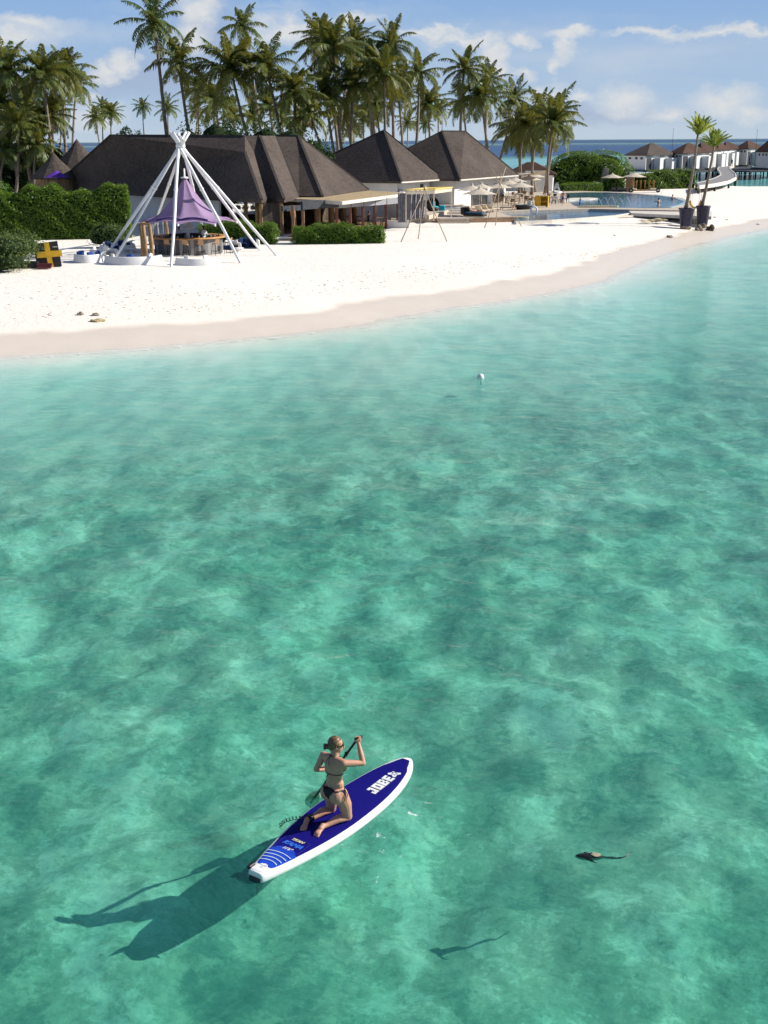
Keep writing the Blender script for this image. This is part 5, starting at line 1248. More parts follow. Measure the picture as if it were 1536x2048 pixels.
# yellow service cart
ct = empty('service_cart', G(1083, 414, PZ), R(-12), 'bright yellow wooden service cart on small wheels on the pool deck', 'cart')
cw, cd, ch = 1.45, .7, 1.15
for x in (-1, 1): MB().cham((x * (cw / 2 - .04), 0, .62), (.08, cd, ch), .02).build('side_panel', M_yellow, ct)
for z in (.14, .62, 1.12): MB().cham((0, 0, z), (cw - .16, cd - .02, .06), .01).build('shelf', M_yellow, ct)
MB().box((0, cd / 2 - .03, .62), (cw - .16, .04, 1.0)).build('back_panel', M_yellow, ct)
MB().cham((-.36, -cd / 2 + .02, .62), (.6, .05, 1.0), .01).build('door', M_yellow, ct)
for x in (-.55, .55): mb = MB(); mb.tube([(x, -.3, .06), (x, -.24, .06)], .08, 10); mb.build('wheel', M_black, ct)
for i in range(3): 
    o = tag(MB().cham((0, 0, .06), (.3, .35, .12), .03).build('folded_towel', M_white), ['left pile of white towels on the yellow cart', 'middle pile of white towels on the yellow cart', 'right pile of white towels on the yellow cart'][i], 'towel', 'towels on the yellow cart'); o.location = ct.location + V(-.4 + i * .4, 0, 1.155)
# deck tables and chairs in the shade of the parasols
rg = random.Random(9)
cl = [(1006, 404), (1016, 409), (1028, 399), (1040, 404), (1052, 409), (1062, 399), (1036, 395), (990, 408), (1048, 397), (1022, 415), (1062, 413), (1000, 411)]
words = ['nearest the cream lounger', 'under the middle parasol', 'beneath the layered parasols', 'before the black daybed head', 'left of the yellow cart', 'by the grey screen wall', 'deep in the parasol shade', 'behind the three cream loungers', 'behind the black daybed', 'beside the black daybed foot', 'touching the yellow cart side', 'between loungers and parasol poles']
for (u, v), w_ in zip(cl, words): chair_tree('brown deck chair ' + w_, G(u, v, PZ), rg.uniform(0, 6), 'brown chairs on the pool deck', M_wood)
for i, (u, v) in enumerate([(1012, 405), (1034, 401), (1057, 405), (1030, 411)]):
    table_tree(['round shade table by the middle parasol pole', 'shade table under the layered parasols', 'shade table next to the yellow cart', 'shade table behind the black daybed'][i], G(u, v, PZ), rg.uniform(0, 3), 'tables under the pool parasols', .8, .8, .72)
for i, (u, v) in enumerate([(1101, 406), (1116, 405), (1128, 403)]):
    table_tree(['table closest to the palm trunks at the pool corner', 'table in the middle of the pool corner', 'table at the pool edge beside the walking bather'][i], G(u, v, PZ), 0, 'tables at the pool corner', .7, .7, .72, M_steel, M_stone)
for i, (u, v) in enumerate([(1096, 405), (1107, 408), (1111, 403), (1122, 407), (1133, 405)]):
    chair_tree(['metal chair right of the palm trunks', 'metal chair before the middle corner table', 'metal chair behind the middle corner table', 'metal chair before the pool edge table', 'last metal chair at the pool edge'][i], G(u, v, PZ), i * 1.3, 'metal chairs at the pool corner', M_dgrey)
# lifebuoy
lb_ = empty('lifebuoy_post', GG(1067, 443), 0, 'white life ring on a short post at the lower pool edge', 'life ring'); 
mb = MB(); mb.tube([(0, 0, -.2), (0, 0, .85)], .035, 6); mb.build('post', M_stone, lb_)
n = 20; mb = MB(); mb.tube([(.30 * math.cos(k * math.tau / n), -.06, 1.02 + .36 * math.sin(k * math.tau / n)) for k in range(n + 1)], .085, 8, caps=False); mb.build('ring', M_white, lb_)
pdl = tag(MB().prism([(.95 * math.cos(a) * (1 + .1 * math.cos(2 * a)), .42 * math.sin(a)) for a in [k * math.tau / 16 for k in range(16)]], 0, .12).build('float_mat', mat('pale_yellow_foam', (.70, .60, .36), .6)), 'pale yellow float mat lying at the left tip of the lower pool', 'pool float'); pdl.location = G(1036, 436, 1.38)
pdl = tag(MB().prism([(2.2 * math.cos(a), .3 * math.sin(a)) for a in [k * math.tau / 16 for k in range(16)]], 0, .16).build('float_mat', MATS['pale_yellow_foam']), 'long cream float lying on the wall between the two pools', 'pool float'); pdl.location = G(1196, 414.5, PZ + .02)
# fountain figure and splashes
fo = empty('pool_sculpture', G(1113, 386, PZ), 0, 'white angular sculpture on a round base at the far pool corner', 'sculpture')
MB().lathe([(.001, .2), (.75, .2), (.8, 0)], 18).build('base', M_white, fo)
mb = MB(); beam(mb, (-.42, 0, .2), (0, 0, 1.35), .2); beam(mb, (.42, 0, .2), (.05, 0, 1.35), .2); beam(mb, (-.2, 0, .7), (.25, 0, .7), .16); mb.build('figure', M_white, fo)
M_spray = mat('water_spray', (.75, .82, .9), .3)
for i, u in enumerate((1195, 1208, 1222, 1238, 1252)):
    o = tag(MB().tube([(-.5 + k * .1, 0, .9 * math.sin(math.pi * min(1, k / 10)) * (.8 + .1 * (i % 3))) for k in range(11)], .018, 4).build('water_jet', M_spray), ['leftmost', 'second', 'middle', 'fourth', 'rightmost'][i] + ' arc of the fine water jets in the pool', 'water jet', 'arching water jets in the pool'); o.location = G(u, 410, PZ + .03)
# bamboo tripods
M_bamboo = mat('bamboo', (.42, .33, .22), .6, .3, .15, 8)
def tripod(label, top_uv, feet_uv, ext):
    fp = [GG(*f) for f in feet_uv]; Yc = sum(p.y for p in fp) / len(fp); T_ = P(top_uv[0], top_uv[1], Yc)
    o = empty('bamboo_tripod', (T_.x, Yc, gz(T_.x, Yc)), 0, label, 'tripod', 'bamboo tripods on the sand'); W_ = o.location.copy()
    for p, e in zip(fp, ext):
        d = (T_ - p).normalized(); mb = MB(); mb.tube([p - W_ - d * .2, T_ - W_ + d * e], [.04, .03], 6); mb.build('pole', M_bamboo, o)
    mb = MB(); mb.tube([T_ - W_ - V(0, 0, .08), T_ - W_ + V(0, 0, .08)], .07, 6); mb.build('lashing', M_rock, o)
    return o
t1 = tripod('left bamboo tripod standing before the yellow cabana', (849, 378), [(802, 484), (836.5, 478), (894, 483)], (.3, .3, .2))
t2 = tripod('right bamboo tripod with long crossing tops by the lower pool', (1000, 368), [(969, 456), (991, 451), (1043, 453)], (1.7, 1.0, 1.5))
mb = MB(); p = GG(969, 456)
# white platform on legs and the planters
pl4 = [G(u, v, 1.5) for u, v in ((1257, 420.5), (1360, 420), (1424, 423), (1423, 433), (1392, 432), (1262, 426))]
o = empty('stone_platform', (pl4[2].x, pl4[2].y, 0), 0, 'long pale stone platform on legs running from the pool to the planters', 'platform'); W_ = o.location.copy()
mb = MB(); mb.slab([p - W_ for p in pl4], .30); mb.build('slab', M_stone, o, fix=True)
for u, v in ((1333, 425), (1390, 430), (1410, 428), (1280, 425)):
    q = G(u, v, 1.5) - W_; mb = MB(); mb.box((q.x, q.y, q.z / 2 - .1), (.42, .35, 1.6)); mb.build('leg', M_grey, o)
o = empty('stone_bench', GG(1190, 441), 0, 'low cream stone ledge at the foot of the lower pool', 'ledge')
q0, q1 = G(1170, 437.5, 1.25) - o.location, G(1262, 432, 1.25) - o.location; mb = MB(); beam(mb, q0, q1, .6, .16); mb.build('slab', M_stone, o)
M_plant = mat('navy_planter', (.022, .025, .06), .5, .4, .2, 3); M_soil = mat('soil', (.12, .09, .06), .95)
def planter(label, base, rt, rb_, h):
    o = empty('planter', base, 0, label, 'planter', 'dark planters by the platform')
    mb = MB(); mb.lathe([(.001, .0), (rb_, 0), (rb_ * 1.02, .3)], 24); mb.build('foot', M_rock, o)
    mb = MB(); mb.lathe([(rb_ * 1.02, .28), (rt - .03, h - .12), (rt + .03, h - .1), (rt + .03, h), (rt - .07, h), (rt - .1, h - .12)], 24); mb.build('pot', M_plant, o)
    mb = MB(); mb.lathe([(.001, h - .1), (rt - .09, h - .1)], 24); mb.build('soil', M_soil, o); return o
g1 = GG(1371, 458); g2 = GG(1404, 455); sc1 = g1.y / FPX; h1 = P(1372, 416, g1.y).z - g1.z; h2 = P(1408, 411.5, g2.y).z - g2.z
planter('large navy planter in front of the pale platform', g1, 15.3 * sc1, 10.5 * sc1, h1); planter('dark planter standing behind the platform end', g2, 14 * sc1, 10 * sc1, h2)
palm(1396, 268, 30, 1366, 410, 'wind blown young palm growing from the large navy planter', 'wind', group='planter palms', Y=g1.y, base=g1 + V(-.1, 0, h1 - .12), k=.62, skirt=False, bend=.08)
palm(1428, 293, 30, 1400, 410, 'wind blown young palm growing from the rear dark planter', 'wind', group='planter palms', Y=g2.y, base=g2 + V(-.15, 0, h2 - .12), k=.62, skirt=False, bend=.06)
# hanging egg seat on a hoop
hg = GG(1391, 452); hz = P(1392, 417, hg.y).z; o = empty('hoop_swing', (hg.x, hg.y + .6, gz(hg.x, hg.y)), 0, 'yellow hammock seat on a thin oval hoop between the planters', 'swing chair'); W_ = o.location.copy()
c0_ = P(1391.5, 396, hg.y + .6) - W_; s_ = (hg.y + .6) / FPX; n = 28
mb = MB(); mb.tube([c0_ + V(11 * s_ * math.sin(k * math.tau / n), 0, 20 * s_ * math.cos(k * math.tau / n)) for k in range(n + 1)], .022, 5, caps=False); mb.tube([c0_ + V(7 * s_ * math.sin(k * math.tau / n), .02, 19.5 * s_ * math.cos(k * math.tau / n)) for k in range(n + 1)], .014, 5, caps=False); mb.tube([c0_ + V(0, 0, -20 * s_), (c0_.x, c0_.y, 0)], .03, 6); mb.build('hoop', mat('pale_yellow_rope', (.72, .6, .28), .7), o)
mb = MB(); vs = []
for i in range(9):
    x = -12 + i * 3; dz = -6 - 13 * (1 - (x / 12) ** 2) ** .5 if abs(x) < 12 else -5.5
    for j, y in enumerate((-.35, -.15, .15, .35)): vs.append(c0_ + V(x * s_, y, (dz + (1.5 if j in (0, 3) else 0)) * s_))
fs = [(i * 4 + j, i * 4 + j + 1, i * 4 + j + 5, i * 4 + j + 4) for i in range(8) for j in range(3)]
mb.add(vs, fs, 0, True); s3 = mb.build('seat', M_yellow, o); q = s3.modifiers.new('thick', 'SOLIDIFY'); q.thickness = .05
# dry frond heap under the platform
dh = empty('dry_frond_heap', GG(1306, 447), 0, 'heap of dry bleached palm fronds under the platform', 'palm debris'); mb = MB(); rg = random.Random(3)
for i in range(9): frond(mb, rg, (rg.uniform(-.5, .5), rg.uniform(-.3, .3), .1 + rg.random() * .2), rg.uniform(-.6, .6) + (math.pi if i % 2 else 0), R(rg.uniform(5, 30)), 1.3, R(40), w=.3, n=8)
mb.build('fronds', mat('bleached_frond', (.62, .52, .33), .9), dh)
# wooden daybeds across the pool
wd = empty('wooden_daybed', GG(1286, 385), 0, 'orange brown timber daybed with cream cushions across the pool', 'daybed'); W_ = wd.location.copy()
M_orange = mat('orange_timber', (.40, .20, .05), .6, .3, .2, 6)
MB().cham((0, 0, .3), (4.6, 1.4, .14), .03).build('frame', M_orange, wd)
for i in range(6): MB().cham((-1.5 + i * .62, .6, 1.0), (.22, .1, 1.4), .03).build('back_slat', M_orange, wd)
for x in (-1.5, 1.4): MB().cham((x, -.1, .48), (1.0, 1.0, .2), .08).build('cushion', M_cream, wd)
for x in (-1.9, 2.0):
    mb = MB(); mb.tube([(x, -.75, .34), (x, -.66, .34)], .34, 16); w_ = mb.build('wheel', M_black, wd); MB().tube([(x, -.78, .34), (x, -.74, .34)], .1, 10).build('hub', M_cream, w_)
o = empty('timber_screen', GG(1258, 384), 0, 'tall brown timber block between the parasols across the pool', 'screen'); MB().cham((0, 0, 1.0), (1.0, .6, 2.2), .03).build('panel', M_wood, o)
o = empty('steel_rail', GG(1305, 388), 0, 'thin steel hand rail at the far pool rim', 'handrail'); mb = MB(); mb.tube([(-1.2, 0, 0), (-1.2, 0, .5), (1.2, 0, .5), (1.2, 0, 0)], .03, 5); mb.build('rail', M_steel, o)
# footprints and weed strewn on the sand
wr = MB(); rg = random.Random(21)
for i in range(420):
    u = rg.uniform(0, 1500); f_ = rg.betavariate(1.4, 1.2)
    lo, hi = 560 - max(0, u - 500) * .09, 640 - max(0, u - 300) * .14
    if hi <= lo: continue
    p = GG(u, lo + (hi - lo) * f_)
    if sdist(p.x, p.y) < 2.5: continue
    s_ = rg.uniform(.02, .06); a = rg.uniform(0, 3.14); pts = []
    m_ = 6
    for k in range(m_): q = k * math.tau / m_; pts.append((p.x + s_ * math.cos(q) * math.cos(a) * 1.6 - s_ * .5 * math.sin(q) * math.sin(a), p.y + s_ * math.cos(q) * math.sin(a) * 1.6 + s_ * .5 * math.sin(q) * math.cos(a)))
    wr.prism(pts, p.z - .02, p.z + .012)
tag(wr.build('beach_litter', mat('dry_weed', (.30, .22, .14), .95, .1, .3, 3), fix=True), 'bits of dry weed and coral rubble strewn over the sand', 'beach litter', kind='stuff')
# ------------------------------------------------------------------ bodies: overlapping limbs fused into one skin
def cap(mb, p0, r0, p1, r1, n=14, fl=1.0, axis=None):
    """tapered capsule; fl flattens it along `axis`"""
    p0, p1 = Vector(p0), Vector(p1); d = p1 - p0; L = max(d.length, 1e-5); d = d / L
    prof = []
    for k in range(5): a = math.pi / 2 * (1 - k / 4); prof.append((-r0 * math.sin(a), max(r0 * math.cos(a), 1e-4)))
    for k in range(5): a = math.pi / 2 * k / 4; prof.append((L + r1 * math.sin(a), max(r1 * math.cos(a), 1e-4)))
    b = len(mb.v); pts = [p0 + d * h for h, _ in prof]
    mb.tube(pts, [r for _, r in prof], n)
    if fl != 1.0:
        ax = Vector(axis).normalized()
        for i in range(b, len(mb.v)):
            q = Vector(mb.v[i]); t_ = (q - p0).dot(d); c_ = p0 + d * t_; w_ = q - c_; mb.v[i] = tuple(c_ + w_ - ax * w_.dot(ax) * (1 - fl))
def ell(mb, c, r, rot=None, n=16):
    b = len(mb.v); mb.lathe([(1e-4, -1)] + [(math.sin(a), -math.cos(a)) for a in [math.pi * k / 10 for k in range(1, 10)]] + [(1e-4, 1)], n)
    c = Vector(c)
    for i in range(b, len(mb.v)):
        q = Vector((mb.v[i][0] * r[0], mb.v[i][1] * r[1], mb.v[i][2] * r[2]))
        if rot is not None: q = rot @ q
        mb.v[i] = tuple(q + c)
def fuse(mb, name, m, parent, voxel=.008, smooth=4, sub=0):
    me = mb.mesh(name + '_cage'); bm = bmesh.new(); bm.from_mesh(me); bmesh.ops.recalc_face_normals(bm, faces=bm.faces); bm.to_mesh(me); bm.free()
    o = bpy.data.objects.new(name, me); col.objects.link(o)
    r_ = o.modifiers.new('fuse', 'REMESH'); r_.mode = 'VOXEL'; r_.voxel_size = voxel; r_.use_smooth_shade = True
    s_ = o.modifiers.new('soften', 'SMOOTH'); s_.factor = .5; s_.iterations = smooth
    dg = bpy.context.evaluated_depsgraph_get(); me2 = bpy.data.meshes.new_from_object(o.evaluated_get(dg)); me2.name = name
    me2.materials.clear(); me2.materials.append(m); me2.polygons.foreach_set('use_smooth', [True] * len(me2.polygons))
    o.modifiers.clear(); o.data = me2; bpy.data.meshes.remove(me); o.parent = parent; return o
def garment(body, name, m, test, off=.005, parent=None):
    """a thin cloth over the part of the body where test(p, n) holds"""
    bm = bmesh.new(); bm.from_mesh(body.data)
    kill = [f for f in bm.faces if not test(f.calc_center_median(), f.normal)]
    bmesh.ops.delete(bm, geom=kill, context='FACES'); bm.normal_update()
    for v in bm.verts: v.co += v.normal * off
    me = bpy.data.meshes.new(name); bm.to_mesh(me); bm.free(); me.materials.clear(); me.materials.append(m)
    me.polygons.foreach_set('use_smooth', [True] * len(me.polygons))
    o = bpy.data.objects.new(name, me); col.objects.link(o); o.parent = parent; return o

# ------------------------------------------------------------------ the board
A_, B_ = G(510, 1753, .05), G(820, 1525, .05)
bd_v = B_ - A_; BL = Vector((bd_v.x, bd_v.y)).length; BA = math.atan2(bd_v.y, bd_v.x)
board = empty('paddleboard', (A_.x, A_.y, 0), BA, 'long blue and white paddleboard under the kneeling woman', 'paddleboard')
def halfw(t):                              # outline half width, t 0 tail .. 1 nose
    if t < .02: return .095 + .04 * (t / .02) ** .5
    a = .135 + (.40 - .135) * math.sin(math.pi / 2 * min(1, (t - .02) / .48)) ** .95
    if t > .50:
        q = (t - .50) / .50; a = .40 * max(0, 1 - q ** 2.35) ** .60
    return a
def rock(t): return .05 * max(0, (t - .6) / .4) ** 2 + .012 * max(0, (.12 - t) / .12) ** 2
NT_, NC = 60, 14; ts = [((1 - math.cos(math.pi * i / NT_)) / 2) for i in range(NT_ + 1)]
mb = MB(); vs = []
for t_ in ts:
    hw = max(halfw(t_), .004); x = t_ * BL; zb, zt = -.035 + rock(t_), .105 + rock(t_)
    taper = min(1, hw / .12)
    for k in range(NC):
        a = math.tau * k / NC; cx, cz = math.cos(a), math.sin(a)
        y = hw * math.copysign(abs(cx) ** .28, cx); z = (zb + zt) / 2 + (zt - zb) / 2 * math.copysign(abs(cz) ** .75, cz) * (.45 + .55 * taper)
        vs.append((x, y, z))
fs = [(i * NC + k, i * NC + (k + 1) % NC, (i + 1) * NC + (k + 1) % NC, (i + 1) * NC + k) for i in range(NT_) for k in range(NC)]
fs += [tuple(range(NC - 1, -1, -1)), tuple(NT_ * NC + k for k in range(NC))]
mb.add(vs, fs, 0, True)
M_hull = mat('board_white', (.82, .82, .80), .22, .5, .02, 3)
hull = mb.build('hull', M_hull, board, fix=True)
def deckpatch(name, t0, t1, inset, m, zoff, parent, curve0=0, curve1=0, n=40, c0=0, side=0.0):
    mb = MB(); vs = []; K = 12
    for i in range(n + 1):
        for k in range(K + 1):
            s_ = -1 + 2 * k / K
            t_ = t0 + (t1 - t0) * i / n
            cc = curve0 * (1 - s_ * s_) * (1 - i / n) + curve1 * (1 - s_ * s_) * (i / n); t2 = t_ + cc
            hw = max(halfw(min(t2, .9995)) - inset, .002) if t2 < 1 else .002
            vs.append((t2 * BL, s_ * hw, .1055 + rock(t2) + zoff - .012 * abs(s_) ** 6))
    mb.add(vs, [(i * (K + 1) + k, (i + 1) * (K + 1) + k, (i + 1) * (K + 1) + k + 1, i * (K + 1) + k + 1) for i in range(n) for k in range(K)], 0, True)
    return mb.build(name, m, parent)
M_navyb = mat('deck_pad_navy', (.006, .004, .16), .7, .12, .06, 40, .0006, 300)
M_blueb = mat('deck_pad_blue', (.014, .062, .50), .7, .12, .05, 40, .0006, 300)
M_line = mat('pale_line', (.62, .74, .80), .5); M_gold = mat('pale_yellow_ink', (.80, .76, .36), .5); M_kama = mat('blue_ink', (.03, .15, .68), .5); M_frame = mat('dim_blue_ink', (.02, .035, .26), .5); M_print = mat('white_ink', (.85, .86, .84), .5); M_gr = mat('grey_ink', (.30, .34, .36), .5)
deckpatch('deck_pad', .155, .968, .052, M_navyb, .004, board, curve0=.035)
tailp = deckpatch('tail_pad', .052, .155, .045, M_blueb, .006, board, curve0=-.0, curve1=.035, n=12)
# curved non-slip lines on the tail pad
for i, t0 in enumerate((.075, .095, .115, .135)):
    mb = MB(); w_ = .13 + .018 * i
    pts = [Vector(((t0 + .012 * (1 - (s / 8) ** 2)) * BL, s / 8 * w_, .1145 + rock(t0))) for s in range(-8, 9)]
    for a, b in zip(pts, pts[1:]): beam(mb, a, b, .011, .004)
    mb.build('grip_line', M_line, tailp)
mb = MB(); 
arc = [(.0, -.11), (.03, -.115), (.10, -.095), (.15, -.06), (.17, 0), (.15, .06), (.10, .095), (.03, .115), (0, .11)]
mb.prism([(x + .04, y * .8) for x, y in arc], .108, .116); mb.build('tail_block', M_hull, board, fix=True)
mb = MB(); mb.cham((.08, .125, .12), (.12, .05, .035), .012); mb.build('carry_handle', M_black, board)
mb = MB(); mb.prism([(-.012, -.085), (.02, -.085), (.02, .085), (-.012, .085)], -.03, .045); mb.build('tail_bumper', M_dgrey, board)
mb = MB(); mb.add([(.02, -.006, -.02), (.24, -.006, -.02), (.02, -.006, -.22), (.02, .006, -.02), (.24, .006, -.02), (.02, .006, -.22)], [(0, 1, 2), (5, 4, 3), (0, 3, 4, 1), (1, 4, 5, 2), (2, 5, 3, 0)]); mb.build('fin', M_black, board)
def text(body, size, loc, rz, m, parent, name, bold=.0, shear=0, ex=.0015, sx=1.0, align='CENTER'):
    cu = bpy.data.curves.new(name, 'FONT'); cu.body = body; cu.size = size; cu.offset = bold; cu.shear = shear; cu.extrude = ex; cu.align_x = align; cu.align_y = 'CENTER'; cu.resolution_u = 3
    tmp = bpy.data.objects.new(name, cu); col.objects.link(tmp); dg = bpy.context.evaluated_depsgraph_get()
    me = bpy.data.meshes.new_from_object(tmp.evaluated_get(dg)); bpy.data.objects.remove(tmp); me.materials.clear(); me.materials.append(m)
    o = bpy.data.objects.new(name, me); col.objects.link(o); o.parent = parent; o.location = loc; o.rotation_euler = (0, 0, rz); o.scale = (sx, 1, 1); return o
# block lettering near the nose, drawn on an 5 x 7 grid of solid strokes
def strokes(mb, rects, x0, k, z0, z1):
    for (a, b, c_, d) in rects: mb.prism([(x0 + a * k, b * k), (x0 + c_ * k, b * k), (x0 + c_ * k, d * k), (x0 + a * k, d * k)], z0, z1)
GL = {'J': [(2.6, 0, 4.4, 7), (0, 0, 2.61, 1.9), (0, 1.89, 1.5, 2.8), (1.4, 5.4, 2.61, 7)],
      'O': [(0, 0, 1.8, 7), (3.0, 0, 4.8, 7), (1.79, 0, 3.01, 1.7), (1.79, 5.3, 3.01, 7)],
      'B': [(0, 0, 1.8, 7), (1.79, 0, 4.2, 1.5), (1.79, 2.8, 4.0, 4.2), (1.79, 5.5, 4.2, 7), (3.2, 1.49, 4.8, 2.81), (3.2, 4.19, 4.7, 5.51)],
      'E': [(0, 0, 1.8, 7), (1.79, 0, 4.3, 1.6), (1.79, 2.7, 3.9, 4.3), (1.79, 5.4, 4.3, 7)]}
def logo(mat_, zt, grow_, nm):
    mb = MB(); x = 0; k = .0232; ky = .0232 / .0232
    for ch in 'JOBE':
        strokes(mb, [(a - grow_, b - grow_, c_ + grow_, d + grow_) for a, b, c_, d in GL[ch]], x, k, zt - .001, zt); x += k * 5.5
    # the four-pointed cross emblem that ends the word
    cx, cy = x + .075, 3.5 * k; pts = []
    for q in range(16):
        r_ = (.098 if q % 4 in (0, 1) else .062 if q % 4 == 2 else .062) + grow_ * k
        r_ = (.092, .092, .055, .055)[q % 4] + grow_ * k * .8
        a = math.tau * (q - .5) / 16 * 1.0 + math.pi / 8 * 1.5; pts.append((cx + r_ * math.cos(a), cy + r_ * math.sin(a)))
    mb.prism(pts, zt - .001, zt)
    o = mb.build(nm, mat_, board, fix=True); o.location = (2.31, -.155, .1115); return o
zt_ = .006
lg1 = logo(M_gr, .004, .20, 'lettering_edge'); lg2 = logo(M_print, .0065, .0, 'lettering')
for lg in (lg1, lg2): lg.rotation_euler = (0, R(-1.2), 0)
mb = MB(); cx, cy = .0232 * 5.5 * 4 + .075, 3.5 * .0232
pts = []
for q in range(10): r_ = .05 if q % 2 == 0 else .021; a = math.tau * q / 10; pts.append((cx + r_ * math.cos(a), cy + r_ * math.sin(a)))
for i in range(10): beam(mb, V(pts[i][0], pts[i][1], .0072), V(pts[(i + 1) % 10][0], pts[(i + 1) % 10][1], .0072), .008, .002)
mb.build('star_outline', M_navyb, lg2)
# small print behind the feet, read across the board
zz = .1115
text('TITAN', .062, (BL * .243, .0, zz), R(-90), M_gold, board, 'small_print', .002, .35)
text('KAMA', .105, (BL * .213, .0, zz), R(-90), M_kama, board, 'model_print', .005, .35)
text("11'6\"", .068, (BL * .181, .0, zz), R(-90), M_gold, board, 'size_print', .002, .35)
mb = MB()
fr_ = [(.168, -.19), (.252, -.19), (.252, .19), (.168, .19)]
for i in range(4):
    a, b = fr_[i], fr_[(i + 1) % 4]; beam(mb, V(a[0] * BL, a[1], zz), V(b[0] * BL, b[1], zz), .006, .002)
mb.build('print_frame', M_frame, board)
text('naish', .04, (.155, .02, .1165), R(-90), M_gr, board, 'tail_mark', .001, .3) if False else None
mb = MB()
for i, (x, y0, y1) in enumerate(((.155, -.035, .045), (.168, -.05, -.01), (.12, -.02, .02))): beam(mb, V(x, y0, .117), V(x + .006, y1, .117), .008, .001)
mb.build('tail_mark', M_gr, board)

# ------------------------------------------------------------------ the kneeling woman (board coordinates: x forward, y left)
wm = empty('person', (A_.x, A_.y, 0), BA, 'kneeling woman in a black string bikini paddling on the blue board', 'person')
def board_pt(p): return p
ya = R(-8)                                  # torso turned a little to the right
TC = V(1.43, -.155, 0)                      # hip centre in plan
def T(x, y, z): c_, s_ = math.cos(ya), math.sin(ya); return V(TC.x + x * c_ - y * s_, TC.y + x * s_ + y * c_, z)
RT = Matrix.Rotation(ya, 3, 'Z')
mb = MB()
# pelvis, waist, rib cage
ell(mb, T(0, 0, .60), (.105, .165, .105), RT); ell(mb, T(-.055, .082, .565), (.105, .098, .112), RT); ell(mb, T(-.055, -.082, .565), (.105, .098, .112), RT)
ell(mb, T(-.005, 0, .70), (.092, .135, .11), RT); ell(mb, T(-.01, 0, .79), (.085, .118, .10), RT)
ell(mb, T(-.015, 0, .90), (.098, .142, .14), RT); ell(mb, T(-.02, 0, .99), (.09, .16, .085), RT)
ell(mb, T(.065, .065, .93), (.06, .065, .06), RT); ell(mb, T(.065, -.065, .93), (.06, .065, .06), RT)
SL, SR = T(-.03, .172, 1.045), T(-.01, -.172, 1.045)
cap(mb, T(-.03, .04, 1.05), .055, SL, .050); cap(mb, T(-.02, -.04, 1.05), .055, SR, .050)
cap(mb, T(-.02, 0, 1.03), .062, T(.005, -.01, 1.15), .049)
# legs
KL, KR = V(1.615, .055, .165), V(1.575, -.235, .165)
HL, HR = T(-.01, .085, .575), T(-.01, -.088, .575)
for H_, K_, An, To, s_ in ((HL, KL, V(1.225, .155, .155), V(1.075, .10, .125), 1), (HR, KR, V(1.215, -.105, .155), V(1.03, -.125, .125), -1)):
    mid = H_.lerp(K_, .45) + V(.018, .008 * s_, 0)
    cap(mb, H_, .104, mid, .091); cap(mb, mid, .091, K_, .060)
    ell(mb, K_ + V(.012, 0, .0), (.058, .055, .055))
    calf = K_.lerp(An, .38) + V(0, 0, .022)
    cap(mb, K_ + V(-.02, 0, 0), .052, calf, .056); cap(mb, calf, .056, K_.lerp(An, .8), .036); cap(mb, K_.lerp(An, .8), .036, An, .033)
    d = (To - An).normalized(); sd = V(-d.y, d.x, 0)
    cap(mb, An + V(0, 0, .012), .036, An + d * .05 + V(0, 0, .005), .037)
    cap(mb, An + d * .03, .034, An + d * .13, .040, fl=.62, axis=V(0, 0, 1))
    for k in range(5):
        off = (k - 2) * .0165 * s_; r_ = .0125 if k < 4 else .0165
        if s_ > 0: r_ = .0165 if k == 0 else .0125
        else: r_ = .0165 if k == 0 else .0120
        l_ = .047 - .005 * abs(k - 1)
        b0 = An + d * .135 + sd * off; cap(mb, b0, r_, b0 + d * l_ + V(0, 0, -.012), r_ * .85, 8)
# right arm: out to the side, elbow bent, hand on the paddle grip
ER = V(1.60, -.475, 1.0); HRn = V(1.675, -.345, 1.245)
cap(mb, SR, .050, SR.lerp(ER, .5), .043); cap(mb, SR.lerp(ER, .5), .043, ER, .034)
cap(mb, ER, .035, ER.lerp(HRn, .35), .037); cap(mb, ER.lerp(HRn, .35), .037, ER.lerp(HRn, .92), .023)
# left arm: forward and down to the shaft
TOP, LOW = V(1.69, -.345, 1.285), V(2.01, .72, -.16)
SH = (LOW - TOP).normalized()
HLn = TOP + SH * .80
EL = V(1.385, .115, .83)
cap(mb, SL, .050, SL.lerp(EL, .5), .044); cap(mb, SL.lerp(EL, .5), .044, EL, .035)
cap(mb, EL, .036, EL.lerp(HLn, .35), .038); cap(mb, EL.lerp(HLn, .35), .038, EL.lerp(HLn, .9), .024)
def hand(mb, wrist, grip, axis, toward):
    """palm beside the shaft, four fingers and a thumb wrapped round it"""
    ax = axis.normalized(); w_ = (grip - wrist); w_ -= ax * w_.dot(ax); w_.normalize(); sd = ax.cross(w_).normalized()
    pc_ = grip - w_ * .028
    cap(mb, wrist, .024, pc_, .026, fl=1)
    for k in (-1, 0, 1): cap(mb, pc_ + ax * k * .019 - w_ * .01, .019, pc_ + ax * k * .022 + sd * .016, .016, 8)
    for k in range(4):
        c_ = grip + ax * ((k - 1.5) * .0205); r_ = [.0088, .0094, .0092, .008][k]; pr = None
        for j in range(6):
            a = math.pi * (1.12 - .27 * j) * 1.0; q = c_ + (w_ * math.cos(a) + sd * math.sin(a)) * .0255
            if pr is not None: cap(mb, pr, r_, q, r_ * .96, 7)
            pr = q
    pr = pc_ - ax * .036 + w_ * .0
    for j, (a, b_) in enumerate(((-.4, .020), (-.9, .026), (-1.4, .027))):
        q = grip - ax * (.040 - .006 * j) + (w_ * math.cos(math.pi + a) * .02 + sd * math.sin(math.pi + a) * .026) * 1.0
        cap(mb, pr, .0115, q, .0100, 7); pr = q
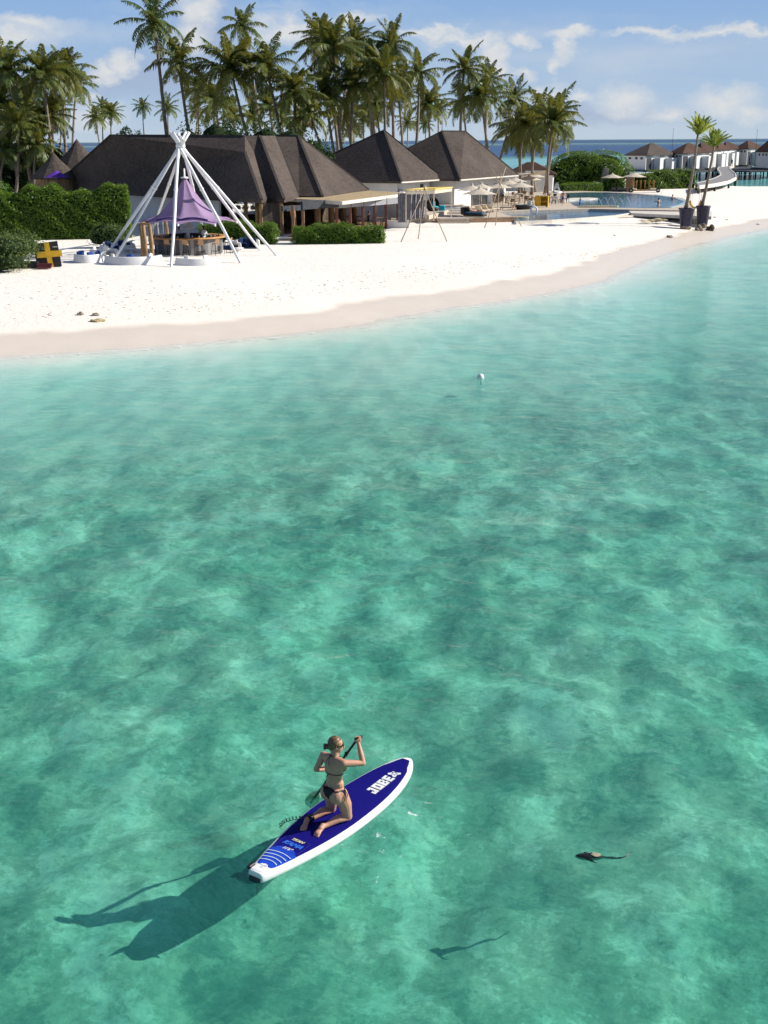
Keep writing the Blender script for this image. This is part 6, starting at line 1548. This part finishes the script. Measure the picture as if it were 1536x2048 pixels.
hand(mb, ER.lerp(HRn, .90), TOP + SH * .02, V(-.25, -.2, .0) + SH.cross(V(0, 0, 1)), 1)
hand(mb, EL.lerp(HLn, .90), HLn, SH, 1)
# head, turned right and a little down
HC = T(.02, -.012, 1.235); hy = ya + R(-38); RH = Matrix.Rotation(hy, 3, 'Z') @ Matrix.Rotation(R(8), 3, 'Y')
def Hh(x, y, z): return HC + RH @ V(x, y, z)
ell(mb, Hh(-.012, 0, .022), (.092, .074, .088), RH); ell(mb, Hh(.022, 0, -.035), (.066, .058, .072), RH); ell(mb, Hh(.045, 0, -.075), (.036, .034, .030), RH)
cap(mb, Hh(-.02, 0, -.06), .05, T(.0, -.005, 1.12), .047)
cap(mb, Hh(.082, 0, .005), .008, Hh(.102, 0, -.025), .013, 8)                      # nose
cap(mb, Hh(.080, -.02, -.052), .0075, Hh(.080, .02, -.052), .0075, 8)              # lips
cap(mb, Hh(.079, -.015, -.061), .007, Hh(.079, .015, -.061), .007, 8)
for s_ in (-1, 1): ell(mb, Hh(-.005, s_ * .074, -.01), (.016, .010, .027), RH, 8)
body = fuse(mb, 'body', M_skin, wm, .0062, 3)
# hair pulled back into a bun
M_hair = bpy.data.materials.new('blond_hair'); M_hair.use_nodes = True; t = NT(M_hair.node_tree); t.n.clear()
oc = t.new('ShaderNodeTexCoord').outputs['Object']; nz_ = t.noise(t.mapping(oc, (60, 60, 12)), 1, 4, .7)
b = t.new('ShaderNodeBsdfPrincipled', inp={'Base Color': t.mix(t.ramp(nz_, [(.35, 0), (.65, 1)]), (.035, .02, .011), (.28, .16, .07)), 'Roughness': .45}); t.l.new(b.outputs[0], t.new('ShaderNodeOutputMaterial').inputs[0])
mb = MB(); ell(mb, Hh(-.022, 0, .034), (.094, .082, .089), RH); ell(mb, Hh(-.055, 0, -.012), (.062, .066, .065), RH)
me_h = mb.mesh('hair'); bm = bmesh.new(); bm.from_mesh(me_h)
RHi = RH.inverted()
def is_face(p): q = RHi @ (p - HC); return q.x > .048 - .35 * q.z + 0 and q.z < .075 or (q.x > .02 and q.z < -.03)
bmesh.ops.delete(bm, geom=[f for f in bm.faces if is_face(f.calc_center_median())], context='FACES'); bm.to_mesh(me_h); bm.free()
hair = link_mesh('hair', me_h, M_hair, wm); q = hair.modifiers.new('thick', 'SOLIDIFY'); q.thickness = .008
mb = MB(); ell(mb, Hh(-.115, .012, -.035), (.034, .036, .034), RH); rg = random.Random(2)
for k in range(26):
    a = rg.uniform(0, 6.28); b0 = Hh(-.115, .012, -.035); mb.tube([b0 + RH @ V(-.01, .034 * math.cos(a), .034 * math.sin(a)), b0 + RH @ V(-.036, .03 * math.cos(a + .9), .03 * math.sin(a + .9)), b0 + RH @ V(-.03, .045 * math.cos(a + 1.7), .045 * math.sin(a + 1.7))], [.007, .006, .002], 5)
mb.build('hair_bun', M_hair, hair)
mb = MB()
for s_ in (-1, 1):
    ell(mb, Hh(.083, s_ * .032, .016), (.012, .027, .019), RH, 10); beam(mb, Hh(.078, s_ * .058, .02), Hh(0, s_ * .082, .012), .006, .012)
beam(mb, Hh(.092, -.01, .018), Hh(.092, .01, .018), .006); mb.build('sunglasses', M_black, wm)
# bikini
RTi = RT.inverted()
def loc_(p): q = RTi @ V(p.x - TC.x, p.y - TC.y, 0); return q.x, q.y, p.z
def t_bottom(p, n):
    x, y, z = loc_(p)
    if x < 0: return .50 < z < .672 - .10 * abs(y) and abs(y) < max(.016, (z - .505) * .62)
    return .47 < z < .645 and abs(y) < max(.02, (z - .47) * .6)
M_bik = mat('black_swimwear', (.008, .008, .010), .5, .4, .2, 20)
garment(body, 'bikini_bottom', M_bik, t_bottom, .005, wm)
garment(body, 'bikini_side_string', M_bik, lambda p, n: (lambda q: .648 < q[2] + .10 * abs(q[1]) * 0 < .659 and abs(q[1]) < .19 and (p - T(0, 0, .65)).length < .2)(loc_(p)), .005, wm)
garment(body, 'bikini_back_string', M_bik, lambda p, n: (lambda q: .872 < q[2] < .884 and abs(q[1]) < .15 and q[0] < .12)(loc_(p)), .004, wm)
garment(body, 'bikini_top', M_bik, lambda p, n: (lambda q: .875 < q[2] < .99 and q[0] > .06 and .012 < abs(q[1]) < .125 - (q[2] - .875) * .75)(loc_(p)), .006, wm)
mb = MB()
mb.tube([T(.055, .04, 1.06), T(.0, .062, 1.10), T(-.062, .02, 1.115), T(-.065, -.02, 1.115), T(-.0, -.062, 1.10), T(.06, -.04, 1.06)], .006, 6)
mb.tube([T(-.068, 0, 1.115), T(-.125, -.015, 1.06), T(-.13, -.03, .99)], [.006, .004, .003], 5); mb.tube([T(-.068, 0, 1.115), T(-.125, .02, 1.06), T(-.13, .025, 1.01)], [.006, .004, .003], 5)
mb.build('neck_string', M_bik, wm)
mb = MB(); mb.tube([T(-.112, 0, .878), T(-.135, .03, .82), T(-.12, .035, .78)], [.006, .004, .003], 5); mb.build('back_tie', M_bik, wm)
for s_ in (-1, 1):
    mb = MB(); k0 = T(0, s_ * .176, .655)
    ell(mb, k0, (.014, .014, .014), None, 8)
    for dx, dz in ((.02, -.10), (-.025, -.13), (.0, -.15)): mb.tube([k0, k0 + RT @ V(dx, s_ * .022, dz * .5), k0 + RT @ V(dx * 1.2, s_ * .018, dz)], [.006, .005, .003], 5)
    mb.build('side_tie', M_bik, wm)
# paddle held by the woman
pd = empty('paddle', (A_.x, A_.y, 0), BA, 'black shafted paddle with pale green blade held by the kneeling woman', 'paddle')
mb = MB(); mb.tube([TOP, LOW], [.0155, .0155], 10); mb.build('shaft', M_black, pd)
ax_ = SH.cross(V(0, 0, 1)).normalized(); mb = MB(); mb.tube([TOP + SH * .01 - ax_ * .055, TOP + SH * .0 + ax_ * .055], [.017, .017], 8); mb.build('grip', M_black, pd)
mb = MB(); mb.tube([TOP + SH * .40, TOP + SH * .47], [.024, .024], 10); mb.box(TOP + SH * .44 + V(0, 0, .022), (.03, .03, .02)); mb.build('clamp', M_black, pd)
bx = SH.cross(V(1, .3, 0)).normalized(); bn_ = SH.cross(bx).normalized(); mb = MB(); pr = [(-.02, .02), (.06, .06), (.16, .085), (.28, .09), (.36, .075), (.40, .04)]
B0 = TOP + SH * 1.52; fr_v = []
for th_ in (-.006, .006):
    for a, w_ in pr: fr_v += [B0 + SH * a - bx * w_ + bn_ * th_, B0 + SH * a + bx * w_ + bn_ * th_]
nn_ = len(pr); fs = []
for i in range(nn_ - 1): fs += [(2 * i, 2 * i + 1, 2 * i + 3, 2 * i + 2), tuple(2 * nn_ + q for q in (2 * i + 2, 2 * i + 3, 2 * i + 1, 2 * i)), (2 * i, 2 * i + 2, 2 * nn_ + 2 * i + 2, 2 * nn_ + 2 * i), (2 * i + 1, 2 * nn_ + 2 * i + 1, 2 * nn_ + 2 * i + 3, 2 * i + 3)]
mb.add(fr_v, fs); mb.build('blade', mat('pale_blade', (.50, .58, .42), .5), pd, fix=True)
# leash
le = empty('ankle_leash', (A_.x, A_.y, 0), BA, 'black coiled leash from her left ankle over the board edge', 'leash')
mb = MB(); aL = V(1.225, .155, .16); dL = (KL - aL).normalized(); mb.tube([aL + dL * .015, aL + dL * .085], [.046, .050], 14); mb.build('ankle_cuff', M_black, le)
ctrl = [aL + V(-.0, .05, 0), V(1.15, .32, .15), V(1.06, .40, .125), V(.95, .395, .112)]; mb = MB(); pts = []
N = 110
for i in range(N + 1):
    f_ = i / N * 3; k = min(2, int(f_)); q = ctrl[k].lerp(ctrl[k + 1], f_ - k); a = i * .5
    pts.append(q + V(.006, 0, 0) * math.sin(a) + V(0, .021 * math.cos(a), .021 * math.sin(a) + .018))
mb.tube(pts, .0045, 5); mb.tube([ctrl[3], V(.6, .30, .125), V(.2, .17, .13)], .004, 5) if False else None; mb.build('coil', M_black, le)

# ------------------------------------------------------------------ small people
def clothe(body, parts, parent):
    for n_, m, test in parts: garment(body, n_, m, test, .012, parent)
def small_person(label, loc, rz, pose, m_top, m_bot, hair=None, h=1.7, seated=False, sunk=0.0, skin=None):
    o = empty('person', loc, rz, label, 'person'); k = h / 1.72; mb = MB()
    sw = .14 if pose == 'walk' else .04; dz = -sunk
    hipz = .90 if not seated else .48
    tl = V(.02, 0, 0)
    if pose == 'lie':
        cap(mb, (0, 0, .14), .12, (0, .25, .16), .11); cap(mb, (0, .25, .16), .12, (0, .5, .36), .14); cap(mb, (0, .5, .38), .05, (0, .6, .46), .05); ell(mb, (0, .66, .52), (.085, .10, .11))
        for s_ in (-1, 1):
            cap(mb, (s_ * .09, 0, .14), .085, (s_ * .1, -.42, .17 + .1 * (s_ > 0)), .055); cap(mb, (s_ * .1, -.42, .17 + .1 * (s_ > 0)), .055, (s_ * .1, -.82, .12), .035); cap(mb, (s_ * .1, -.82, .12), .035, (s_ * .1, -.86, .2), .03)
            cap(mb, (s_ * .18, .46, .36), .045, (s_ * .26, .25, .2), .036); cap(mb, (s_ * .26, .25, .2), .036, (s_ * .2, .05, .17), .027); cap(mb, (s_ * .2, .05, .17), .03, (s_ * .19, -.03, .16), .02)
        hc = V(0, .66, .52)
    else:
        ell(mb, (0, 0, hipz + .04), (.17, .12, .13)); ell(mb, (0, -.01, hipz + .2), (.14, .10, .14)); ell(mb, (0, -.02, hipz + .38), (.175, .12, .17))
        cap(mb, (-.17, -.02, hipz + .50), .055, (.17, -.02, hipz + .50), .055); cap(mb, (0, -.02, hipz + .52), .055, (0, -.03, hipz + .63), .05)
        hc = V(0, -.045, hipz + .73); ell(mb, hc, (.078, .095, .115)); cap(mb, hc + V(0, -.09, 0), .012, hc + V(0, -.10, -.02), .015, 8)
        for s_ in (-1, 1):
            st_ = sw * s_
            if seated: kn = V(s_ * .12, -.40, hipz - .02); an = V(s_ * .12, -.42, .08)
            else: kn = V(s_ * .10, -st_ * 1.2 - .03, .50); an = V(s_ * .10, -st_ * 1.6 + (.10 if s_ < 0 and pose == 'walk' else 0), .09)
            cap(mb, (s_ * .09, 0, hipz), .088, kn, .058); cap(mb, kn, .055, an, .038); cap(mb, an, .035, an + V(0, -.13, -.045), .032)
            sh_ = V(s_ * .20, -.02, hipz + .49)
            if pose == 'serve': el_ = sh_ + V(s_ * .06, -.06, -.26); ha = el_ + V(-s_ * .03, -.24, .02)
            elif pose == 'swim': el_ = sh_ + V(s_ * .22, -.08, -.08); ha = el_ + V(s_ * .14, -.18, -.08)
            else: el_ = sh_ + V(s_ * .07, st_ * .7, -.27); ha = el_ + V(s_ * .0, -.08 + st_ * .6, -.22)
            cap(mb, sh_, .05, el_, .04); cap(mb, el_, .038, ha, .026); cap(mb, ha, .03, ha + (ha - el_).normalized() * .08, .02, fl=.6, axis=V(1, 0, 0))
    b_ = fuse(mb, 'body', skin or M_skin, o, .022, 2)
    b_.location = (0, 0, dz); b_.scale = (k, k, k)
    mb = MB(); ell(mb, hc + V(0, .014, .03), (.088, .098, .10)); q = mb.build('hair', hair or M_hair, o); q.location = (0, 0, dz); q.scale = (k, k, k)
    def g(n_, m, a, b2, arm=False):
        w_ = garment(b_, n_, m, lambda p, n: a < p.z < b2 and (arm or abs(p.x) < .235), .012, o); w_.location = (0, 0, dz); w_.scale = (k, k, k)
    if pose == 'lie': g('swimwear', m_bot, .02, .22) if False else None
    else:
        if m_top: g('shirt', m_top, hipz + .05, hipz + .56, True)
        if m_bot: g('shorts', m_bot, hipz - (.26 if not seated else .2), hipz + .07)
    return o
M_dkhair = mat('dark_hair', (.02, .014, .01), .5); M_shirt = mat('white_shirt', (.78, .78, .76), .8); M_short = mat('blue_shorts', (.03, .07, .35), .8); M_dskin = mat('tan_skin', (.30, .16, .10), .5); M_redtop = mat('dusty_red_cloth', (.45, .12, .11), .8)
small_person('bather in blue shorts walking along the pool corner', G(1125, 410, PZ), R(150), 'walk', None, M_short, h=1.55)
small_person('barman in a white shirt behind the honey wood counter', BC + V(.95, .9, 0), R(60), 'serve', M_shirt, M_black, M_dkhair, skin=M_dskin)
small_person('second barman in white standing in the shade left of the bar column', BC + V(-.75, .9, 0), R(-20), 'serve', M_shirt, M_black, M_dkhair, skin=M_dskin)
p = GG(737, 456); small_person('guest in dark clothes seated at the terrace table', V(p.x, p.y, T0.z + .12), R(90), 'sit', M_dgrey, M_dgrey, M_dkhair, seated=True)
sp = small_person('sunbather lying on the blue mattress of the dark rattan daybed', sbl.location + V(0, 0, .33), R(60), 'lie', None, None, skin=M_skin)
small_person('swimmer standing chest deep at the right end of the pool', G(1317, 410, PZ), R(200), 'swim', None, M_short, M_dkhair, sunk=.95)
small_person('child in a light blue top splashing by the pool islet', G(1160, 407, PZ), R(120), 'swim', mat('sky_blue_cloth', (.15, .45, .75), .8), M_short, h=1.2, sunk=.55)
small_person('head and shoulders of a bather beside the far pool rim', G(1345, 399, PZ), R(180), 'swim', None, M_short, M_dkhair, sunk=1.15)
jz = G(1463, 333.5, VZ); small_person('person in dark clothes walking on the curved jetty', jz, R(20), 'walk', M_dgrey, M_black, M_dkhair, h=2.3 * .8)
small_person('second person just ahead on the curved jetty', G(1466, 331, VZ), R(20), 'walk', M_redtop, M_dgrey, M_dkhair)
# ------------------------------------------------------------------ the fish breaking the surface
fp = G(1186, 1712, 0); fish = empty('fish', (fp.x, fp.y, 0), R(-4), 'dark fish with a pale tan back patch and long thin tail at the water surface', 'fish')
M_fdark = mat('fish_dark', (.018, .026, .022), .35, .5, .3, 12); M_ftan = mat('fish_tan', (.36, .33, .22), .4, .5, .2, 25)
mb = MB(); N = 15; prof = [(-.22, .01, .008), (-.20, .030, .022), (-.15, .052, .035), (-.09, .062, .042), (-.03, .060, .044), (.03, .050, .040), (.08, .032, .028), (.12, .018, .016), (.17, .014, .014), (.24, .017, .018), (.29, .012, .012), (.34, .006, .008)]
vs = []
for x, wy_, hz_ in prof:
    bend_ = -.03 * max(0, x - .05) * 2
    for k in range(12): a = math.tau * k / 12; vs.append((x, bend_ + wy_ * math.cos(a), -.012 + hz_ * math.sin(a)))
mb.add(vs, [(i * 12 + k, i * 12 + (k + 1) % 12, (i + 1) * 12 + (k + 1) % 12, (i + 1) * 12 + k) for i in range(len(prof) - 1) for k in range(12)] + [tuple(range(12)), tuple(len(prof) * 12 - 1 - k for k in range(12))], 0, True)
fb = mb.build('body', M_fdark, fish, fix=True)
mb = MB(); vs = [];
for i in range(9):
    x = -.03 + i * .0155; w_ = .055 * math.sin(math.pi * (i + .6) / 9.4) ** .6
    for k in range(7): s_ = -1 + k / 3; wy_ = .058 - .25 * max(0, x - .0) ; hh_ = .044 - .13 * max(0, x); vs.append((x, s_ * w_ * .8, -.012 + (hh_ + .005) * math.sqrt(max(.05, 1 - (s_ * w_ * .8 / .066) ** 2))))
mb.add(vs, [(i * 7 + k, (i + 1) * 7 + k, (i + 1) * 7 + k + 1, i * 7 + k + 1) for i in range(8) for k in range(6)], 0, True); mb.build('back_patch', M_ftan, fb)
mb = MB(); mb.tube([(-.07, -.055, -.0), (-.03, -.105, -.0), (.03, -.155, .0)], [.022, .014, .004], 6); mb.build('pectoral_fin', M_fdark, fish)
mb = MB(); mb.tube([(-.10, .05, 0), (-.06, .085, .002)], [.02, .006], 6); mb.build('pectoral_fin', M_fdark, fish)
mb = MB(); mb.tube([(.31, -.015, -.006), (.36, -.015, .0), (.41, .02, .002), (.46, .075, .004), (.49, .11, .004)], [.010, .008, .007, .006, .003], 6); mb.build('tail_filament', M_fdark, fish)
mb = MB(); mb.tube([(-.03, 0, .025), (-.02, 0, .048), (.0, 0, .03)], [.008, .006, .004], 5); mb.build('dorsal_fin', M_fdark, fish)
